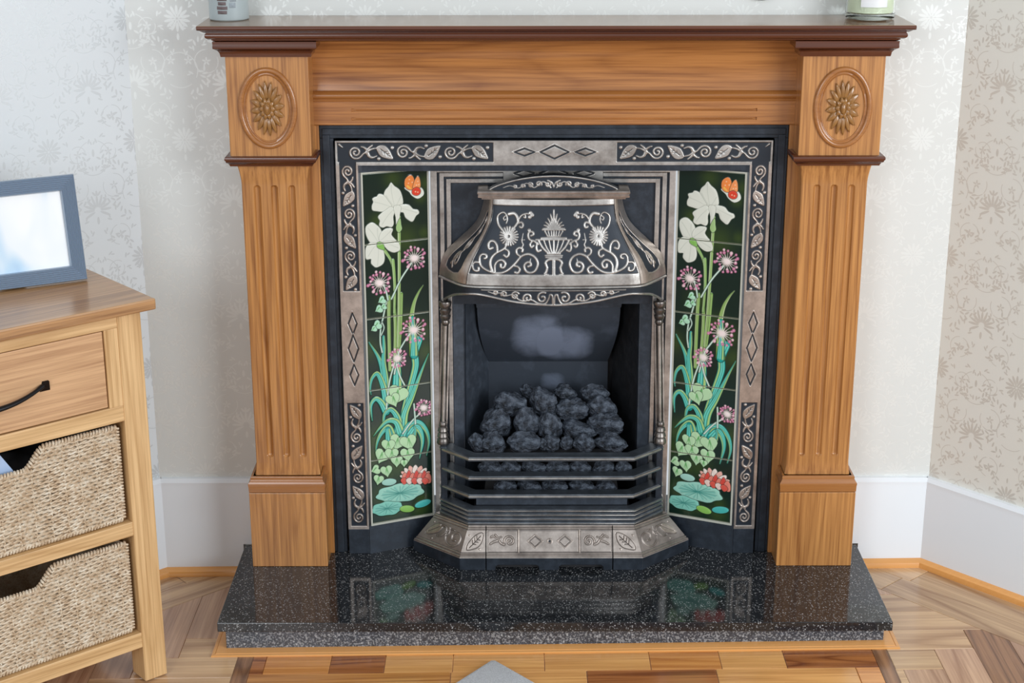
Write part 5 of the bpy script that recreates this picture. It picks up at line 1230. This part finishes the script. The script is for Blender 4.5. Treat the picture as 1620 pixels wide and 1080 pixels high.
m_ph = t.P(col=t.ramp(ff,[(.02,(.20,.38,.68)),(.18,(.52,.70,.86)),(.30,(.84,.88,.91)),(.45,(.92,.93,.93))]).outputs[0], rough=.5)
MB().box(-FW+FB-.001,-FB+.001,-.0085,-.006,FB-.001,FH-FB+.001).obj('photograph', m_ph, pf)
m_gl = NT('frame_glass').P(col=(1,1,1), rough=.02, trans=1., ior=1.3)
MB().box(-FW+.003,-.003,-.0055,0,.003,FH-.003).obj('backing_board', m_dark, pf)
MB().hexa([(-.15,0,.008),(-.11,0,.008),(-.11,.052,.0105),(-.15,.052,.0105),(-.145,0,.15),(-.115,0,.15),(-.115,.003,.15),(-.145,.003,.15)]).obj('easel_back', m_dark, pf)

# ------------------------------------------------------------------ things on the mantel shelf
ZS = 1.1712
t = NT('frosted_candle_glass'); v = t.obj(); m_fg = t.P(col=(.60,.67,.68), rough=.28, trans=.35, ior=1.3, spec=.5)
c1 = empty('candle_holder', (-.6500,-.0640,ZS), 0, 'frosted glass candle holder on the left end of the mantel shelf', 'candle holder')
Rg = .0392
MB().lathe([(0,.0),(Rg-.002,.0),(Rg,.002),(Rg,.110),(Rg-.0025,.111),(Rg-.0035,.110),(Rg-.0035,.014),(0,.012)], (0,0,0), 40).obj('frosted_glass', m_fg, c1, smooth=40)
m_wax = NT('white_wax').P(col=(.80,.79,.74), rough=.5)
MB().lathe([(0,.0125),(Rg-.005,.0125),(Rg-.005,.06),(0,.06)], (0,0,0), 32).obj('candle', m_wax, c1, smooth=40)
m_fig = NT('dark_red_applied_figure').P(col=(.16,.12,.12), rough=.4, metal=.2); m_fig2 = NT('grey_blue_applied_figure').P(col=(.30,.34,.37), rough=.5)
mb = MB()
for k in range(9):
    z = .014+k*.0085; a = R(-100); w_ = .0095+.0015*math.sin(k*2.2)
    mb.add([(Rg*1.015*math.cos(a+q), Rg*1.015*math.sin(a+q), z+dz) for q in (-w_/Rg,0,w_/Rg) for dz in (0,.0065)]+[(Rg*1.055*math.cos(a), Rg*1.055*math.sin(a), z+.003)], [(0,2,6),(2,4,6),(4,5,6),(5,3,6),(3,1,6),(1,0,6)])
mb.obj('applied_figure', m_fig, c1)
mb = MB()
for k in range(6):
    z = .026+k*.012; a = R(-70)+.05*math.sin(k)
    mb.add([(Rg*1.01*math.cos(a+q), Rg*1.01*math.sin(a+q), z+dz) for q in (-.16,0,.16) for dz in (0,.010)]+[(Rg*1.04*math.cos(a), Rg*1.04*math.sin(a), z+.005)], [(0,2,6),(2,4,6),(4,5,6),(5,3,6),(3,1,6),(1,0,6)])
mb.obj('applied_figure', m_fig2, c1)

c2 = empty('candle_jar', (.6285,-.0645,ZS), 0, 'glass jar of green wax with a white label on the right of the mantel shelf', 'candle')
m_jar = NT('clear_jar_glass').P(col=(.97,1,.98), rough=.03, trans=1., ior=1.17)
Rj = .0490
MB().lathe([(0,.0),(Rj-.006,.0),(Rj-.001,.003),(Rj,.008),(Rj,.108),(Rj-.003,.110),(Rj-.0035,.108),(Rj-.0035,.0125),(Rj-.008,.0105),(0,.0105)], (0,0,0), 48).obj('jar_glass', m_jar, c2, smooth=40)
MB().lathe([(0,.0115),(Rj-.010,.0115),(Rj-.0042,.0140),(Rj-.0042,.075),(0,.075)], (0,0,0), 40).obj('green_wax', NT('pale_green_wax').P(col=(.76,.80,.60), rough=.45), c2, smooth=40)
mb = MB(); n = 16; a0_, a1_ = R(-124), R(-62); vs = []
for i in range(n+1):
    a = a0_+(a1_-a0_)*i/n
    for rr, z in ((Rj+.0002,.0265),(Rj+.0008,.0265),(Rj+.0008,.085),(Rj+.0002,.085)): vs.append((rr*math.cos(a),rr*math.sin(a),z))
mb.add(vs,[(i*4+k,(i+1)*4+k,(i+1)*4+(k+1)%4,i*4+(k+1)%4) for i in range(n) for k in range(4)]+[(0,1,2,3),(n*4+3,n*4+2,n*4+1,n*4)])
mb.obj('paper_label', NT('white_label_paper').P(col=(.80,.80,.80), rough=.4), c2, smooth=30)

# dark rounded object on the wall, only its lowest edge in view
p = at(1205, 1, -.012)
o = MB().lathe([(0,-.008),(.030,-.008),(.038,-.005),(.041,0),(.038,.005),(.030,.008),(0,.008)], (0,0,0), 40).obj('wall_ornament', NT('black_wall_ornament').P(col=(.01,.009,.008), rough=.4), smooth=40)
o.rotation_euler = (R(90),0,0); o.location = (p.x,-.0095,p.z+.0412); tag(o,'small black rounded ornament on the wallpaper above the shelf','ornament')

# grey wool mat, its corner pointing at the hearth
t = NT('light_grey_wool'); v = t.obj(); n1 = t.noise(v, 420, 4, .7); n2 = t.noise(v, 1100, 2)
m_wool = t.P(col=t.ramp(n1,[(.3,(.45,.47,.50)),(.55,(.70,.72,.76)),(.75,(.85,.86,.88))]).outputs[0], rough=.95, sheen=.4, normal=t.bump(t.math('ADD',n1,n2), .8, .002))
ap = Vector((-.1262,-.4420)); pl_ = Vector((-.1834,-.5151))-ap; pr_ = Vector((-.0627,-.5154))-ap; pl_.normalize(); pr_.normalize()
Lm = .62; q = [ap+Vector((0,-.004)), ap+pl_*.006, ap+pl_*Lm, ap+pl_*Lm+pr_*Lm, ap+pr_*Lm, ap+pr_*.006]
q = [ap+pl_*.006, ap+pl_*Lm, ap+pl_*Lm+pr_*Lm, ap+pr_*Lm, ap+pr_*.006]
zz = ZT+.0006; n = len(q); cen = sum(q, Vector((0,0)))/n
def ins(k): return [v_+(cen-v_).normalized()*k for v_ in q]
L_ = [(ins(.0),0),(ins(-.0015),.003),(ins(0),.0065),(ins(.003),.009)]
vs = [(p.x,p.y,zz+h) for ring,h in L_ for p in ring]; fs = [tuple(range(3*n,4*n)), tuple(range(n))[::-1]]+[(r*n+i,r*n+(i+1)%n,(r+1)*n+(i+1)%n,(r+1)*n+i) for r in range(3) for i in range(n)]
mb = MB().add(vs,fs); o = mb.obj('wool_mat', m_wool, smooth=50); o.rotation_euler = (0,-TILT,0); tag(o,'light grey wool mat with one corner pointing at the hearth','mat')

bpy.context.view_layer.update()
